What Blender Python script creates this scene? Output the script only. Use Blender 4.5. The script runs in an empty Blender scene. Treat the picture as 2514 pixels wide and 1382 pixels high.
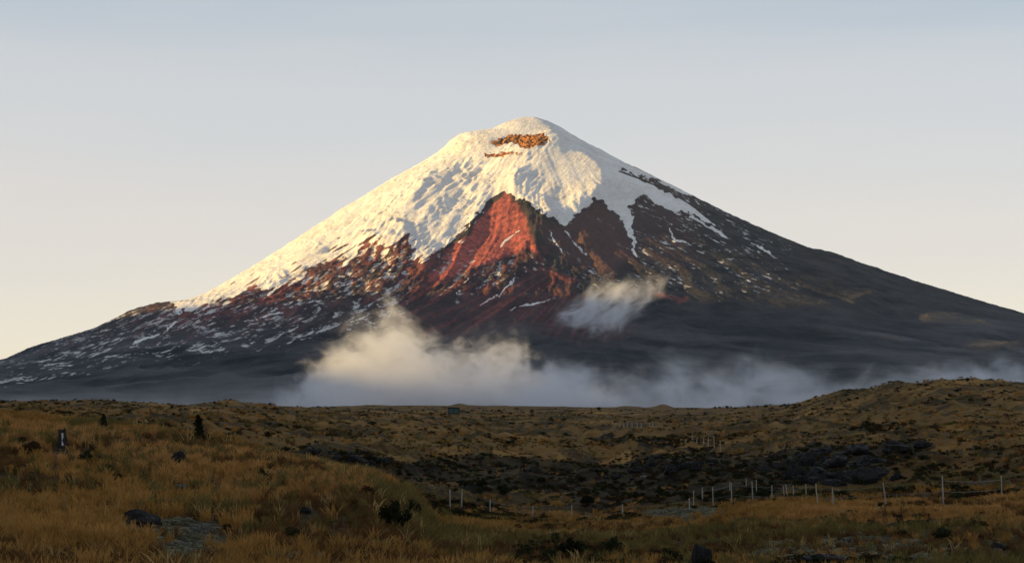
import bpy, math, random
import numpy as np

# ---------------------------------------------------------------- camera
sc = bpy.context.scene
F_PX = 5338.0                       # focal length in photo pixels (2514 wide)
PITCH = math.atan(309.0 / F_PX)
cam_d = bpy.data.cameras.new('camera')
cam = bpy.data.objects.new('camera', cam_d)
sc.collection.objects.link(cam)
cam_d.sensor_width = 36.0
cam_d.lens = 36.0 * F_PX / 2514.0
cam_d.clip_start = 0.5
cam_d.clip_end = 120000.0
cam.location = (0, 0, 0)
cam.rotation_euler = (math.pi / 2 + PITCH, 0, 0)
sc.camera = cam

# ---------------------------------------------------------------- sky, sun, exposure
SUN_EL = math.radians(7.5)
SUN_AZ = math.radians(10.0)         # from straight left (-X), turned towards the camera side
sun_from = np.array([-math.cos(SUN_AZ) * math.cos(SUN_EL), -math.sin(SUN_AZ) * math.cos(SUN_EL), math.sin(SUN_EL)])

world = bpy.data.worlds.new('World')
sc.world = world
world.use_nodes = True
wn, wl = world.node_tree.nodes, world.node_tree.links
wn.clear()
w_out = wn.new('ShaderNodeOutputWorld')
w_bg = wn.new('ShaderNodeBackground')
w_sky = wn.new('ShaderNodeTexSky')
w_sky.sky_type = 'NISHITA'
w_sky.sun_disc = False
w_sky.sun_elevation = SUN_EL
w_sky.sun_rotation = math.atan2(sun_from[0], sun_from[1])
w_sky.altitude = 3600
w_sky.air_density = 1.0
w_sky.dust_density = 1.6
w_sky.ozone_density = 1.0
w_bg.inputs['Strength'].default_value = 0.15
# thin even veil of high cloud over the whole sky, the same all the way round
w_geo = wn.new('ShaderNodeTexCoord')
w_sep = wn.new('ShaderNodeSeparateXYZ')
wl.new(w_geo.outputs['Generated'], w_sep.inputs[0])
w_ramp = wn.new('ShaderNodeValToRGB')
w_ramp.color_ramp.interpolation = 'EASE'
EV = 2 ** -0.68
VEIL = [(0.0, (0.92, 0.76, 0.57)), (0.03, (0.90, 0.775, 0.64)), (0.085, (0.83, 0.725, 0.66)), (0.145, (0.70, 0.685, 0.675)), (0.20, (0.50, 0.555, 0.615)), (0.45, (0.44, 0.47, 0.505)), (1.0, (0.36, 0.385, 0.42))]
e = w_ramp.color_ramp.elements
while len(e) < len(VEIL): e.new(0.5)
for el, (p_, c_) in zip(e, VEIL):
    el.position = p_; el.color = (c_[0] * EV, c_[1] * EV, c_[2] * EV, 1)
w_map = wn.new('ShaderNodeMapping'); w_map.inputs['Scale'].default_value = (2.2, 2.2, 17.0)
w_noi = wn.new('ShaderNodeTexNoise'); w_noi.inputs['Scale'].default_value = 1.0; w_noi.inputs['Detail'].default_value = 4.0
w_add = wn.new('ShaderNodeMath'); w_add.operation = 'MULTIPLY_ADD'; w_add.inputs[1].default_value = 0.085
w_sub = wn.new('ShaderNodeMath'); w_sub.operation = 'SUBTRACT'; w_sub.inputs[1].default_value = 0.0425
wl.new(w_geo.outputs['Generated'], w_map.inputs['Vector']); wl.new(w_map.outputs[0], w_noi.inputs['Vector'])
wl.new(w_noi.outputs[0], w_add.inputs[0]); wl.new(w_sep.outputs['Z'], w_add.inputs[2]); wl.new(w_add.outputs[0], w_sub.inputs[0])
wl.new(w_sub.outputs[0], w_ramp.inputs[0])
w_mul = wn.new('ShaderNodeVectorMath'); w_mul.operation = 'SCALE'; w_mul.inputs['Scale'].default_value = 1.0 / 0.15
wl.new(w_ramp.outputs[0], w_mul.inputs[0])
w_mix = wn.new('ShaderNodeMix'); w_mix.data_type = 'RGBA'; w_mix.inputs[0].default_value = 0.82
wl.new(w_sky.outputs[0], w_mix.inputs[6]); wl.new(w_mul.outputs[0], w_mix.inputs[7])
wl.new(w_mix.outputs[2], w_bg.inputs['Color'])
wl.new(w_bg.outputs[0], w_out.inputs['Surface'])

sun_d = bpy.data.lights.new('sun', 'SUN')
sun = bpy.data.objects.new('sun', sun_d)
sc.collection.objects.link(sun)
sun_d.energy = 5.0
sun_d.angle = math.radians(0.5)
sun_d.color = (1.0, 0.635, 0.19)
from mathutils import Vector, Matrix
sun.rotation_euler = Vector(tuple(sun_from)).to_track_quat('Z', 'Y').to_euler()
sun.location = (-300, -60, 120)

sc.view_settings.view_transform = 'Standard'
sc.view_settings.look = 'None'
sc.view_settings.gamma = 1.0
sc.view_settings.exposure = 0.68
sc.cycles.use_denoising = True
sc.cycles.max_bounces = 14
sc.cycles.diffuse_bounces = 2
sc.cycles.volume_bounces = 12
sc.cycles.transparent_max_bounces = 8

# ---------------------------------------------------------------- helpers
CP, SP = math.cos(PITCH), math.sin(PITCH)

def pix_of(x, y, z):
    d = y * CP + z * SP
    return 1257.0 + F_PX * x / d, 691.0 - F_PX * (-y * SP + z * CP) / d

def at(px, py, y):
    """The point at depth y (metres along +Y) that lies on the photo's pixel."""
    u, v = (px - 1257.0) / F_PX, (691.0 - py) / F_PX
    dx, dy, dz = u, CP - v * SP, SP + v * CP
    return x_s(dx, dy, y), y, dz / dy * y

def x_s(dx, dy, y):
    return dx / dy * y

_GA = np.linspace(0, 2 * math.pi, 256, endpoint=False)
_GX, _GY = np.cos(_GA).astype(np.float32), np.sin(_GA).astype(np.float32)

def noise(x, y, seed=0):
    """2D gradient noise, about -1..1."""
    x = np.asarray(x, np.float64); y = np.asarray(y, np.float64)
    x, y = np.broadcast_arrays(x, y)
    ix = np.floor(x); iy = np.floor(y)
    fx = (x - ix).astype(np.float32); fy = (y - iy).astype(np.float32)
    hx = ix.astype(np.int64).astype(np.uint32) * np.uint32(374761393) + np.uint32((seed * 1442695041) & 0xffffffff)
    hy = iy.astype(np.int64).astype(np.uint32) * np.uint32(668265263)
    u = fx * fx * fx * (fx * (fx * 6 - 15) + 10)
    v = fy * fy * fy * (fy * (fy * 6 - 15) + 10)
    def g(ox, oy):
        h = hx + np.uint32(374761393 * ox) + hy + np.uint32(668265263 * oy)
        h ^= h >> np.uint32(13); h *= np.uint32(1274126177); h ^= h >> np.uint32(16)
        h &= np.uint32(255)
        return _GX[h] * (fx - ox) + _GY[h] * (fy - oy)
    n0 = g(0, 0) * (1 - u) + g(1, 0) * u
    n1 = g(0, 1) * (1 - u) + g(1, 1) * u
    return (n0 * (1 - v) + n1 * v) * 1.5

def fbm(x, y, octaves=4, seed=0, gain=0.5, lac=2.03):
    s = 0.0; a = 1.0; t = 0.0
    for o in range(octaves):
        s = s + a * noise(x, y, seed + o * 17)
        t += a; a *= gain
        x = x * lac + 3.7; y = y * lac - 1.9
    return s / t

def ridged(x, y, octaves=4, seed=0, gain=0.5, lac=2.03):
    s = 0.0; a = 1.0; t = 0.0
    for o in range(octaves):
        n = 1 - np.abs(noise(x, y, seed + o * 13)) * 1.6
        s = s + a * n
        t += a; a *= gain
        x = x * lac + 5.1; y = y * lac + 2.3
    return s / t

def sstep(a, b, x):
    t = np.clip((x - a) / (b - a), 0, 1)
    return t * t * (3 - 2 * t)

def poly_sd(px, py, pts):
    """Signed distance to a closed polygon in photo pixels, positive inside."""
    pts = np.array(pts, float)
    d2 = np.full(px.shape, 1e12); inside = np.zeros(px.shape, bool)
    n = len(pts)
    for i in range(n):
        ax, ay = pts[i]; bx, by = pts[(i + 1) % n]
        ex, ey = bx - ax, by - ay
        t = np.clip(((px - ax) * ex + (py - ay) * ey) / (ex * ex + ey * ey), 0, 1)
        d2 = np.minimum(d2, (px - ax - t * ex) ** 2 + (py - ay - t * ey) ** 2)
        if ay != by:
            c = ((ay > py) != (by > py)) & (px < ex * (py - ay) / ey + ax)
            inside ^= c
    d = np.sqrt(d2)
    return np.where(inside, d, -d)

def line_d(px, py, pts):
    """Signed distance to an open polyline (positive to the right of travel in picture), and position along it 0..1."""
    pts = np.array(pts, float)
    best = np.full(px.shape, 1e12); sgn = np.ones(px.shape); pos = np.zeros(px.shape)
    seg = np.hypot(*(pts[1:] - pts[:-1]).T); tot = seg.sum(); acc = 0.0
    for i in range(len(pts) - 1):
        ax, ay = pts[i]; ex, ey = pts[i + 1] - pts[i]
        t = np.clip(((px - ax) * ex + (py - ay) * ey) / (ex * ex + ey * ey), 0, 1)
        d2 = (px - ax - t * ex) ** 2 + (py - ay - t * ey) ** 2
        m = d2 < best
        best = np.where(m, d2, best)
        side = ex * (py - ay) - ey * (px - ax)
        sgn = np.where(m, np.where(side < 0, 1.0, -1.0), sgn)
        pos = np.where(m, (acc + t * seg[i]) / tot, pos)
        acc += seg[i]
    return np.sqrt(best) * sgn, pos

def grid_mesh(name, X, Y, Z, mat, attrs=None, smooth=True):
    """One mesh from a rows x columns grid of points."""
    R, C = X.shape
    co = np.stack([X, Y, Z], -1).reshape(-1, 3).astype(np.float32)
    i = np.arange(R * C).reshape(R, C)
    q = np.stack([i[:-1, :-1], i[:-1, 1:], i[1:, 1:], i[1:, :-1]], -1).reshape(-1, 4).astype(np.int32)
    return raw_mesh(name, co, q, mat, attrs, smooth)

def raw_mesh(name, co, faces, mat, attrs=None, smooth=True):
    faces = np.asarray(faces, np.int32); k = faces.shape[1]
    me = bpy.data.meshes.new(name)
    me.vertices.add(len(co)); me.vertices.foreach_set('co', np.asarray(co, np.float32).ravel())
    me.loops.add(faces.size); me.loops.foreach_set('vertex_index', faces.ravel())
    me.polygons.add(len(faces))
    me.polygons.foreach_set('loop_start', np.arange(0, faces.size, k, dtype=np.int32))
    me.polygons.foreach_set('loop_total', np.full(len(faces), k, np.int32))
    me.polygons.foreach_set('use_smooth', np.full(len(faces), smooth))
    for an, (typ, arr) in (attrs or {}).items():
        at_ = me.attributes.new(an, typ, 'POINT')
        at_.data.foreach_set('color' if typ == 'FLOAT_COLOR' else 'value', np.asarray(arr, np.float32).ravel())
    me.update(calc_edges=True)
    if mat: me.materials.append(mat)
    return me

def link(name, me, parent=None, loc=None):
    o = bpy.data.objects.new(name, me)
    sc.collection.objects.link(o)
    if parent: o.parent = parent
    if loc is not None: o.location = loc
    return o

def tag(o, label=None, cat=None, group=None, kind=None):
    if label: o['label'] = label
    if cat: o['category'] = cat
    if group: o['group'] = group
    if kind: o['kind'] = kind
    return o

class NT:
    """Small node-tree writer."""
    def __init__(s, name):
        s.m = bpy.data.materials.new(name); s.m.use_nodes = True
        s.t = s.m.node_tree; s.t.nodes.clear()
        s.out = s.t.nodes.new('ShaderNodeOutputMaterial')
    def n(s, typ, ins=None, **kw):
        nd = s.t.nodes.new(typ)
        for k, v in kw.items(): setattr(nd, k, v)
        for k, v in (ins or {}).items(): s.set(nd, k, v)
        return nd
    def set(s, nd, k, v):
        inp = nd.inputs[k]
        if isinstance(v, bpy.types.NodeSocket): s.t.links.new(v, inp)
        elif isinstance(v, bpy.types.Node): s.t.links.new(v.outputs[0], inp)
        else: inp.default_value = v
    def math(s, op, a, b=0.0, c=0.0, clamp=False):
        nd = s.n('ShaderNodeMath', {0: a, 1: b, 2: c}, operation=op); nd.use_clamp = clamp
        return nd.outputs[0]
    def rng(s, v, a, b, c=0.0, d=1.0, smooth=False):
        nd = s.n('ShaderNodeMapRange', {0: v, 1: a, 2: b, 3: c, 4: d})
        if smooth: nd.interpolation_type = 'SMOOTHSTEP'
        return nd.outputs[0]
    def noise(s, vec, scale, detail=4.0, rough=0.55, dist=0.0, out=0):
        nd = s.n('ShaderNodeTexNoise', {'Vector': vec, 'Scale': scale, 'Detail': detail, 'Roughness': rough, 'Distortion': dist})
        return nd.outputs[out]
    def mix(s, f, a, b):
        nd = s.n('ShaderNodeMix', data_type='RGBA')
        s.set(nd, 0, f); s.set(nd, 6, a); s.set(nd, 7, b)
        return nd.outputs[2]
    def attr(s, name):
        return s.n('ShaderNodeAttribute', attribute_name=name)
    def pos(s):
        return s.n('ShaderNodeNewGeometry').outputs['Position']
    def scaled(s, vec, sx, sy, sz, rot=(0, 0, 0)):
        return s.n('ShaderNodeMapping', {'Vector': vec, 'Scale': (sx, sy, sz), 'Rotation': rot}).outputs[0]
    def tex(s, vec, lx, ly, lz, rot=(0, 0, 0)):
        """Turned first, then divided by the three lengths."""
        return s.n('ShaderNodeMapping', {'Vector': vec, 'Scale': (lx, ly, lz), 'Rotation': rot}, vector_type='TEXTURE').outputs[0]
    def surf(s, color, rough=0.9, spec=0.15, normal=None, **kw):
        b = s.n('ShaderNodeBsdfPrincipled', {'Base Color': color, 'Roughness': rough, 'Specular IOR Level': spec})
        for k, v in kw.items(): s.set(b, k, v)
        if normal is not None: s.set(b, 'Normal', normal)
        s.t.links.new(b.outputs[0], s.out.inputs['Surface'])
        return s.m

def rgb(r, g, b): return (r, g, b, 1.0)

# ================================================================= LARGE STRUCTURE
# ---------------------------------------------------------------- the volcano
MX, MY = 93.0, 15000.0
MPP = MY / F_PX                                     # metres per photo pixel at the summit

SIL_L = [(1290, 284), (1268, 292), (1240, 301), (1205, 317), (1170, 321), (1132, 327), (1108, 343), (1070, 377), (1030, 402), (1000, 417), (925, 460), (850, 505), (795, 541), (740, 577),
         (690, 609), (640, 641), (580, 677), (520, 712), (478, 730), (430, 741), (380, 745), (335, 757), (290, 777), (240, 801), (170, 826), (100, 846), (50, 864), (0, 882), (-150, 925), (-400, 965), (-900, 1000), (-1800, 1018)]
SIL_R = [(1290, 284), (1315, 288), (1345, 297), (1372, 311), (1400, 329), (1440, 353), (1480, 372), (1530, 399), (1590, 426), (1660, 459), (1730, 495), (1800, 529), (1890, 569), (1980, 606), (2040, 619), (2100, 640),
         (2180, 667), (2250, 691), (2320, 712), (2400, 736), (2460, 753), (2514, 769), (2700, 822), (3000, 890), (3400, 955), (4200, 1010)]
FRONT = [(0, 2011), (120, 1960), (300, 1850), (520, 1700), (800, 1510), (1150, 1285), (1500, 1075), (1900, 860), (2400, 655), (3000, 475), (3800, 310), (4700, 190), (5700, 105), (6800, 45), (8200, -10), (10000, -60), (16000, -90)]

def mountain_profiles():
    L = np.array([((1290 - p) * MPP, (1000 - q) * MPP) for p, q in SIL_L])
    R = np.array([((p - 1290) * MPP, (1000 - q) * MPP) for p, q in SIL_R])
    return L, R, np.array(FRONT, float)

def base_height(x, y, L, R, Fp):
    dx, dy = x - MX, y - MY
    r = np.hypot(dx, dy) + 1e-6
    cx, cy = dx / r, dy / r
    wL = np.where(cx < 0, cx * cx, 0.0); wR = np.where(cx > 0, cx * cx, 0.0); wF = cy * cy
    return wL * np.interp(r, L[:, 0], L[:, 1]) + wR * np.interp(r, R[:, 0], R[:, 1]) + wF * np.interp(r, Fp[:, 0], Fp[:, 1])

def mountain_grid():
    fine = (np.arange(-190, 2710, 3.1) - 1257) / F_PX
    gl = fine[0] - np.cumsum(np.geomspace(0.001, 0.06, 34)); gr = fine[-1] + np.cumsum(np.geomspace(0.001, 0.06, 34))
    t = np.concatenate([gl[::-1], fine, gr])
    ys = np.concatenate([np.linspace(5600, 8800, 60)[:-1], np.linspace(8800, 12200, 215)[:-1], np.linspace(12200, 15350, 440)[:-1], np.linspace(15350, 22000, 40)])
    T, Y = np.meshgrid(t, ys)
    return T * Y, Y

def tune_profiles(L, R, Fp):
    """Raise or lower the two flank profiles until the skyline stands where it should."""
    t = (np.arange(-100, 2615, 20.0) - 1257) / F_PX
    ys = np.linspace(11000, 16500, 260)
    T, Y = np.meshgrid(t, ys); X = T * Y
    tx = 1257 + t * F_PX
    want = np.where(tx < 1290, np.interp(tx, [p for p, q in SIL_L][::-1], [q for p, q in SIL_L][::-1]), np.interp(tx, [p for p, q in SIL_R], [q for p, q in SIL_R]))
    for it in range(6):
        Z = base_height(X, Y, L, R, Fp)
        px, py = pix_of(X, Y, Z)
        k = py.argmin(0); top = py.min(0)
        err = (top - want) * MPP
        rr = np.abs(tx - 1290) * MPP
        ml = tx < 1275; mr = tx > 1305
        L = L.copy(); R = R.copy()
        L[1:, 1] += 0.8 * np.interp(L[1:, 0], rr[ml][::-1], err[ml][::-1])
        R[1:, 1] += 0.8 * np.interp(R[1:, 0], rr[mr], err[mr])
    return L, R

def build_mountain():
    L, R, Fp = mountain_profiles()
    L, R = tune_profiles(L, R, Fp)
    X, Y = mountain_grid()
    Z0 = base_height(X, Y, L, R, Fp)
    px, py = pix_of(X, Y, Z0)
    dx, dy = X - MX, Y - MY
    r = np.hypot(dx, dy); ang = np.arctan2(dx, -dy)             # 0 = towards the camera, + right
    front = sstep(300, -100, dy)                               # features belong to the face seen
    wob = 10 * fbm(px / 60, py / 60, 3, 5)
    wx = px + wob; wy = py + 8 * fbm(px / 45, py / 45, 3, 9)
    H = np.zeros_like(Z0)
    def rib(pts, h, wl, wr, t0=0.2, taper=True):
        d, s = line_d(wx, wy, pts)
        # picture-left of a line drawn downwards is positive here
        w = np.where(d > 0, wl, wr)
        k = np.clip(1 - np.abs(d) / w, 0, 1)
        k = k * (0.75 + 0.25 * k)
        e = sstep(-0.02, t0, s) * sstep(1.02, 0.85, s) if taper else 1.0
        return h * k * e
    # the spur that parts the lit face from the shaded one
    H += rib([(1330, 300), (1348, 326), (1362, 348), (1398, 366), (1438, 410), (1476, 458), (1480, 490), (1500, 540)], 125, 150, 290)
    # pyramid of red scree: its right edge and its left edge
    H += rib([(1238, 440), (1268, 492), (1298, 560), (1318, 622), (1322, 660)], 62, 150, 60)
    H += rib([(1225, 480), (1170, 545), (1110, 615), (1040, 690), (980, 740)], 26, 40, 60)
    # left wall of the grey trough, and ribs on the flank
    H += rib([(1135, 392), (1085, 446), (1030, 500), (980, 560), (952, 604), (930, 650)], 96, 150, 96, 0.6)
    H += rib([(1050, 600), (985, 660), (920, 730)], 26, 30, 30)
    H += rib([(930, 590), (860, 650), (800, 720)], 30, 34, 30)
    H += rib([(1000, 570), (960, 640), (900, 700)], 26, 26, 26)
    H += rib([(1330, 640), (1260, 690), (1180, 740), (1110, 800)], 30, 40, 46)
    H += rib([(1250, 620), (1170, 680), (1080, 760)], 26, 30, 34)
    H += rib([(1470, 485), (1455, 540), (1440, 620)], 34, 60, 90)
    # ice step under the summit cliff
    H += 26 * sstep(-6, 26, poly_sd(wx, wy, [(1180, 400), (1230, 385), (1330, 372), (1400, 352), (1440, 400), (1300, 430), (1200, 430)]))
    cliff = poly_sd(wx, wy, [(1192, 348), (1235, 332), (1290, 326), (1338, 330), (1352, 346), (1330, 358), (1290, 362), (1252, 352), (1215, 362)])
    H -= 16 * sstep(-4, 12, cliff)
    # ---- relief noise: gullies run down the slope
    gul = ridged(ang * 9 + 0.6 * fbm(X / 700, Y / 700, 2, 3), r / 1900, 4, 21) - 0.55
    gul2 = ridged(ang * 26 + 1.0 * fbm(X / 400, Y / 400, 3, 4), r / 700, 4, 31) - 0.55
    low = sstep(2300, 3600, r)                                   # smooth grassy apron
    snow_sd = poly_sd(wx, wy, SNOW)
    insnow = sstep(-20, 25, snow_sd)
    amp = np.interp(r, [0, 150, 600, 1600, 2600, 4200, 7000], [0, 3, 16, 44, 60, 52, 14])
    right = sstep(0.08, 0.42, ang)
    H += amp * gul * (1 - 0.55 * insnow) * (1 - 0.55 * right)
    redsm = sstep(-15, 15, poly_sd(wx, wy, RED))
    H += amp * 0.55 * gul2 * (1 - 0.85 * insnow) * (1 - 0.8 * redsm) * (1 - 0.5 * low) * (1 - 0.75 * right)
    fan = sstep(-30, 30, poly_sd(wx, wy, FAN))
    rough = (1 - 0.8 * fan) * (1 - insnow) * (1 - low) * (1 - 0.85 * redsm) * (1 - 0.78 * right) * sstep(120, 500, r)
    H += rough * (26 * (ridged(X / 130, Y / 170, 4, 41) - 0.5) + 12 * fbm(X / 42, Y / 60, 3, 43))
    # lumpy ice
    lump = insnow * sstep(90, 420, r) * (1 - 0.75 * right)
    smooth_patch = sstep(-20, 25, poly_sd(wx, wy, [(1270, 440), (1330, 400), (1420, 410), (1470, 470), (1440, 510), (1320, 480)]))
    al0 = -0.78 * px + 0.62 * py; ac0 = 0.62 * px + 0.78 * py
    H += lump * (1 - 0.8 * smooth_patch) * (34 * fbm(al0 / 150, ac0 / 62, 3, 51) + 30 * (ridged(al0 / 40 + 0.5 * fbm(px / 50, py / 50, 2, 52), ac0 / 14, 4, 53) - 0.5) * (0.3 + 0.7 * sstep(-0.2, 0.3, fbm(px / 110, py / 90, 2, 54))))
    # apron: shallow flowing terraces
    H += low * (92 * (ridged(X / 900 + 0.4 * fbm(X / 900, Y / 900, 2, 61), Y / 900, 3, 63) - 0.5) + 12 * fbm(X / 300, Y / 420, 3, 65)) * sstep(9500, 4500, r)
    sil = np.where(px < 1290, np.interp(px, [p for p, q in SIL_L][::-1], [q for p, q in SIL_L][::-1]), np.interp(px, [p for p, q in SIL_R], [q for p, q in SIL_R]))
    hold = sstep(2, 80, py - sil)
    H = np.where(H > 0, H * (0.08 + 0.92 * hold), H * (0.35 + 0.65 * hold))
    Z = Z0 + H * front * sstep(0, 260, r)
    Z += front * (1 - hold) * sstep(150, 500, r) * (9 * fbm(X / 60, Y / 90, 3, 73) + 5 * (ridged(X / 40, Y / 60, 2, 74) - 0.5))
    # low crags on the skyline
    Z += (1 - front) * 6 * fbm(X / 160, Y / 160, 3, 71) * sstep(100, 600, r)
    px, py = pix_of(X, Y, Z)
    wx = px + 10 * fbm(px / 60, py / 60, 3, 5); wy = py + 8 * fbm(px / 45, py / 45, 3, 9)
    def blur(a, n):
        for ax in (0, 1):
            c = np.cumsum(np.pad(a, [(n + 1, n) if k == ax else (0, 0) for k in (0, 1)], mode='edge'), axis=ax)
            sl = [slice(None)] * 2; s2 = [slice(None)] * 2; sl[ax] = slice(2 * n + 1, None); s2[ax] = slice(0, -(2 * n + 1))
            a = (c[tuple(sl)] - c[tuple(s2)]) / (2 * n + 1)
        return a
    hollow = np.clip((blur(Z, 5) - Z) / 9.0, -1, 1)
    attrs = mountain_zones(X, Y, Z, px, py, wx, wy, r, ang, front, low)
    attrs['hollow'] = ('FLOAT', hollow)
    me = grid_mesh('volcano', X, Y, Z, mountain_material(), attrs)
    return tag(link('volcano', me), 'snow capped volcano with red scree face rising behind the moorland', 'volcano')

SNOW = [(1290, 200), (1130, 230), (1000, 300), (740, 470), (500, 640), (410, 715), (425, 740), (432, 772), (482, 764), (560, 738), (628, 700), (655, 716), (700, 700), (738, 690), (746, 666), (800, 645), (838, 624),
        (846, 648), (872, 628), (898, 606), (920, 598), (946, 617), (984, 590), (998, 574), (1012, 600), (1010, 640), (1042, 636), (1076, 618), (1108, 596), (1150, 566), (1178, 532), (1208, 492),
        (1236, 472), (1264, 484), (1292, 496), (1336, 522), (1388, 556), (1404, 540), (1430, 508), (1462, 490), (1492, 500), (1512, 520), (1528, 542), (1548, 572), (1560, 592), (1552, 560), (1556, 536), (1540, 512),
        (1556, 500), (1562, 482), (1592, 486), (1626, 508), (1664, 516), (1706, 528), (1760, 556), (1730, 520), (1660, 478), (1590, 446), (1546, 430), (1520, 422), (1560, 424), (1630, 452), (1720, 500), (1640, 430), (1530, 350), (1400, 250)]
FAN = [(1150, 735), (1250, 700), (1340, 655), (1420, 715), (1560, 800), (1520, 865), (1100, 870), (990, 800), (1070, 765)]
RED = [(1240, 470), (1264, 492), (1282, 520), (1298, 560), (1312, 600), (1330, 640), (1290, 610), (1230, 640), (1160, 660), (1090, 690), (1040, 690), (1090, 640), (1130, 590), (1180, 535)]
DOME = [(1400, 545), (1430, 508), (1462, 490), (1495, 502), (1530, 545), (1545, 620), (1500, 680), (1420, 660), (1350, 600), (1310, 540), (1360, 550)]

def mountain_zones(X, Y, Z, px, py, wx, wy, r, ang, front, low):
    # pixel-sized breakup that follows the fall line
    fx = np.where(ang < 0, 1.0, -1.0)
    s1 = (px * 0.86 + fx * -1 * -py * 0.5); s2 = (py * 0.86 - fx * -1 * px * 0.5)
    # along (s1) / across (s2) the slope on each flank
    dirx = np.where(px < 1290, -0.84, 0.84); diry = 0.54
    al = px * dirx + py * diry; ac = px * diry - py * dirx
    streak = fbm(al / 46, ac / 13, 4, 81)
    jag = 10 * fbm(px / 14, py / 14, 3, 83) + 22 * fbm(al / 55, ac / 11, 3, 84) * sstep(1330, 1150, px) + 9 * fbm(al / 40, ac / 12, 2, 84)
    snow_sd = poly_sd(wx, wy, SNOW) + jag
    snow_sd = np.where(px < 1150, snow_sd - 34 * sstep(0.10, 0.42, fbm(al / 80, ac / 8, 3, 86)) * sstep(120, 10, snow_sd), snow_sd)
    snow = sstep(-5, 5, snow_sd)
    # thin snow left lying in the gullies below the ice
    dist = np.clip(-snow_sd, 0, 400)
    left_band = sstep(1060, 940, px) * sstep(640, 700, py + 0.22 * (px - 500)) * sstep(905, 850, py + 0.16 * (px - 500) * 1.0)
    right_band = sstep(1320, 1380, px) * sstep(2080, 1800, px) * sstep(760, 640, py - 0.1 * (px - 1500))
    mid_band = sstep(1030, 1100, px) * sstep(1400, 1330, px) * sstep(585, 640, py) * sstep(790, 730, py)
    fleck = np.zeros_like(px)
    domem = sstep(-10, 20, poly_sd(wx, wy, DOME))
    dust = (1 - 0.8 * domem) * np.maximum(left_band, np.maximum(0.62 * right_band, 0.55 * mid_band)) * front
    for pts, w in (([(1232, 606), (1252, 584), (1276, 566)], 5), ([(1118, 724), (1138, 702), (1156, 682)], 5), ([(1180, 748), (1225, 722), (1262, 690), (1268, 664)], 4),
                   ([(1390, 570), (1412, 596), (1440, 628)], 5), ([(1345, 560), (1368, 600), (1386, 626)], 3), ([(1558, 590), (1552, 612), (1562, 630)], 4),
                   ([(1660, 520), (1720, 545), (1790, 585)], 5), ([(1640, 560), (1655, 590), (1690, 600)], 4), ([(1840, 598), (1870, 610), (1912, 636)], 4), ([(325, 845), (372, 830), (412, 812)], 5), ([(392, 824), (420, 808), (436, 792)], 6),
                   ([(600, 790), (650, 776), (690, 768)], 3), ([(1255, 760), (1320, 740), (1362, 732)], 2.5), ([(862, 792), (880, 784), (900, 774)], 4)):
        d, s = line_d(wx, wy, pts)
        fleck = np.maximum(fleck, 0.95 * sstep(1.3, 0.3, np.abs(d + 5 * fbm(px / 14, py / 14, 2, 85)) / (w * np.clip(0.75 + 2.0 * streak, 0.02, 2) * (0.35 + 0.65 * np.sin(np.pi * s)) + 1e-3)))
    snow = np.maximum(snow, fleck * front)
    # thin rock lines through the ice of the right skyline
    for pts, w in (([(1520, 421), (1575, 440), (1640, 468), (1700, 505), (1780, 560)], 3.2), ([(1545, 404), (1640, 446), (1740, 497), (1820, 545)], 2.6)):
        d, s = line_d(px, py, pts)
        snow *= 1 - sstep(1.3, 0.6, np.abs(d) / (w * (0.5 + s) * np.clip(1 + 1.4 * streak, 0.05, 2) + 1e-3))
    # rock cliff under the summit
    cl = poly_sd(wx, wy, [(1196, 352), (1240, 334), (1296, 327), (1336, 326), (1354, 346), (1326, 358), (1296, 366), (1256, 352), (1215, 362)]) + 7 * fbm(px / 9, py / 7, 3, 91)
    cl2 = poly_sd(wx, wy, [(1186, 376), (1230, 370), (1290, 372), (1292, 380), (1228, 384), (1196, 386)]) + 5 * fbm(px / 10, py / 5, 3, 92)
    rock_in = np.maximum(sstep(-1, 4, cl + 5 * fbm(px / 5, py / 7, 2, 93)), 0.8 * sstep(0, 4, cl2 + 4 * fbm(px / 6, py / 4, 2, 94)))
    snow = snow * (1 - rock_in * front)
    # red cinder: the pyramid, then streaks below it
    red = sstep(-8, 10, poly_sd(wx, wy, RED) + 0.6 * jag)
    below = poly_sd(wx, wy, [(1040, 680), (1330, 610), (1350, 700), (1420, 770), (1330, 860), (1060, 850), (980, 790), (930, 700)])
    red = np.maximum(red, sstep(-30, 30, below) * (0.08 + 0.55 * sstep(0.0, 0.5, fbm(al / 90, ac / 15, 3, 95))))
    fan = sstep(-20, 25, poly_sd(wx, wy, FAN))
    th = np.arctan2(py - 560, px - 1520); rad = np.hypot(py - 560, px - 1520)
    red = np.maximum(red * (1 - 0.6 * fan), fan * (0.12 + 0.50 * sstep(-0.1, 0.45, fbm(th * 26, rad / 260, 4, 97))))
    dust *= 1 - 0.85 * fan
    near = sstep(75, 12, dist) * sstep(1190, 1090, px) * sstep(380, 480, px)  # reddish rock by the ice, its tint also painting in orange sunlight
    red = np.maximum(red, near * (0.12 + 0.45 * sstep(-0.2, 0.4, fbm(al / 40, ac / 12, 3, 98))))
    flank = sstep(1180, 1000, px) * sstep(-60, 200, px) * np.maximum(sstep(160, 30, dist), 0.6 * left_band)  # flank patches reddened the same way, to look sunlit
    red = np.maximum(red, flank * (0.08 + 0.48 * sstep(0.0, 0.45, fbm(al / 70, ac / 20, 3, 96))))
    for pts, w in (([(1320, 660), (1350, 668), (1410, 690)], 9), ([(1590, 718), (1640, 728), (1680, 742)], 6), ([(1664, 744), (1690, 734)], 6)):
        d, s = line_d(wx, wy, pts)
        red = np.maximum(red, 0.38 * sstep(1.3, 0.5, np.abs(d) / w))
    d, s = line_d(wx, wy, [(1234, 476), (1198, 512), (1160, 556), (1108, 606)])
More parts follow.
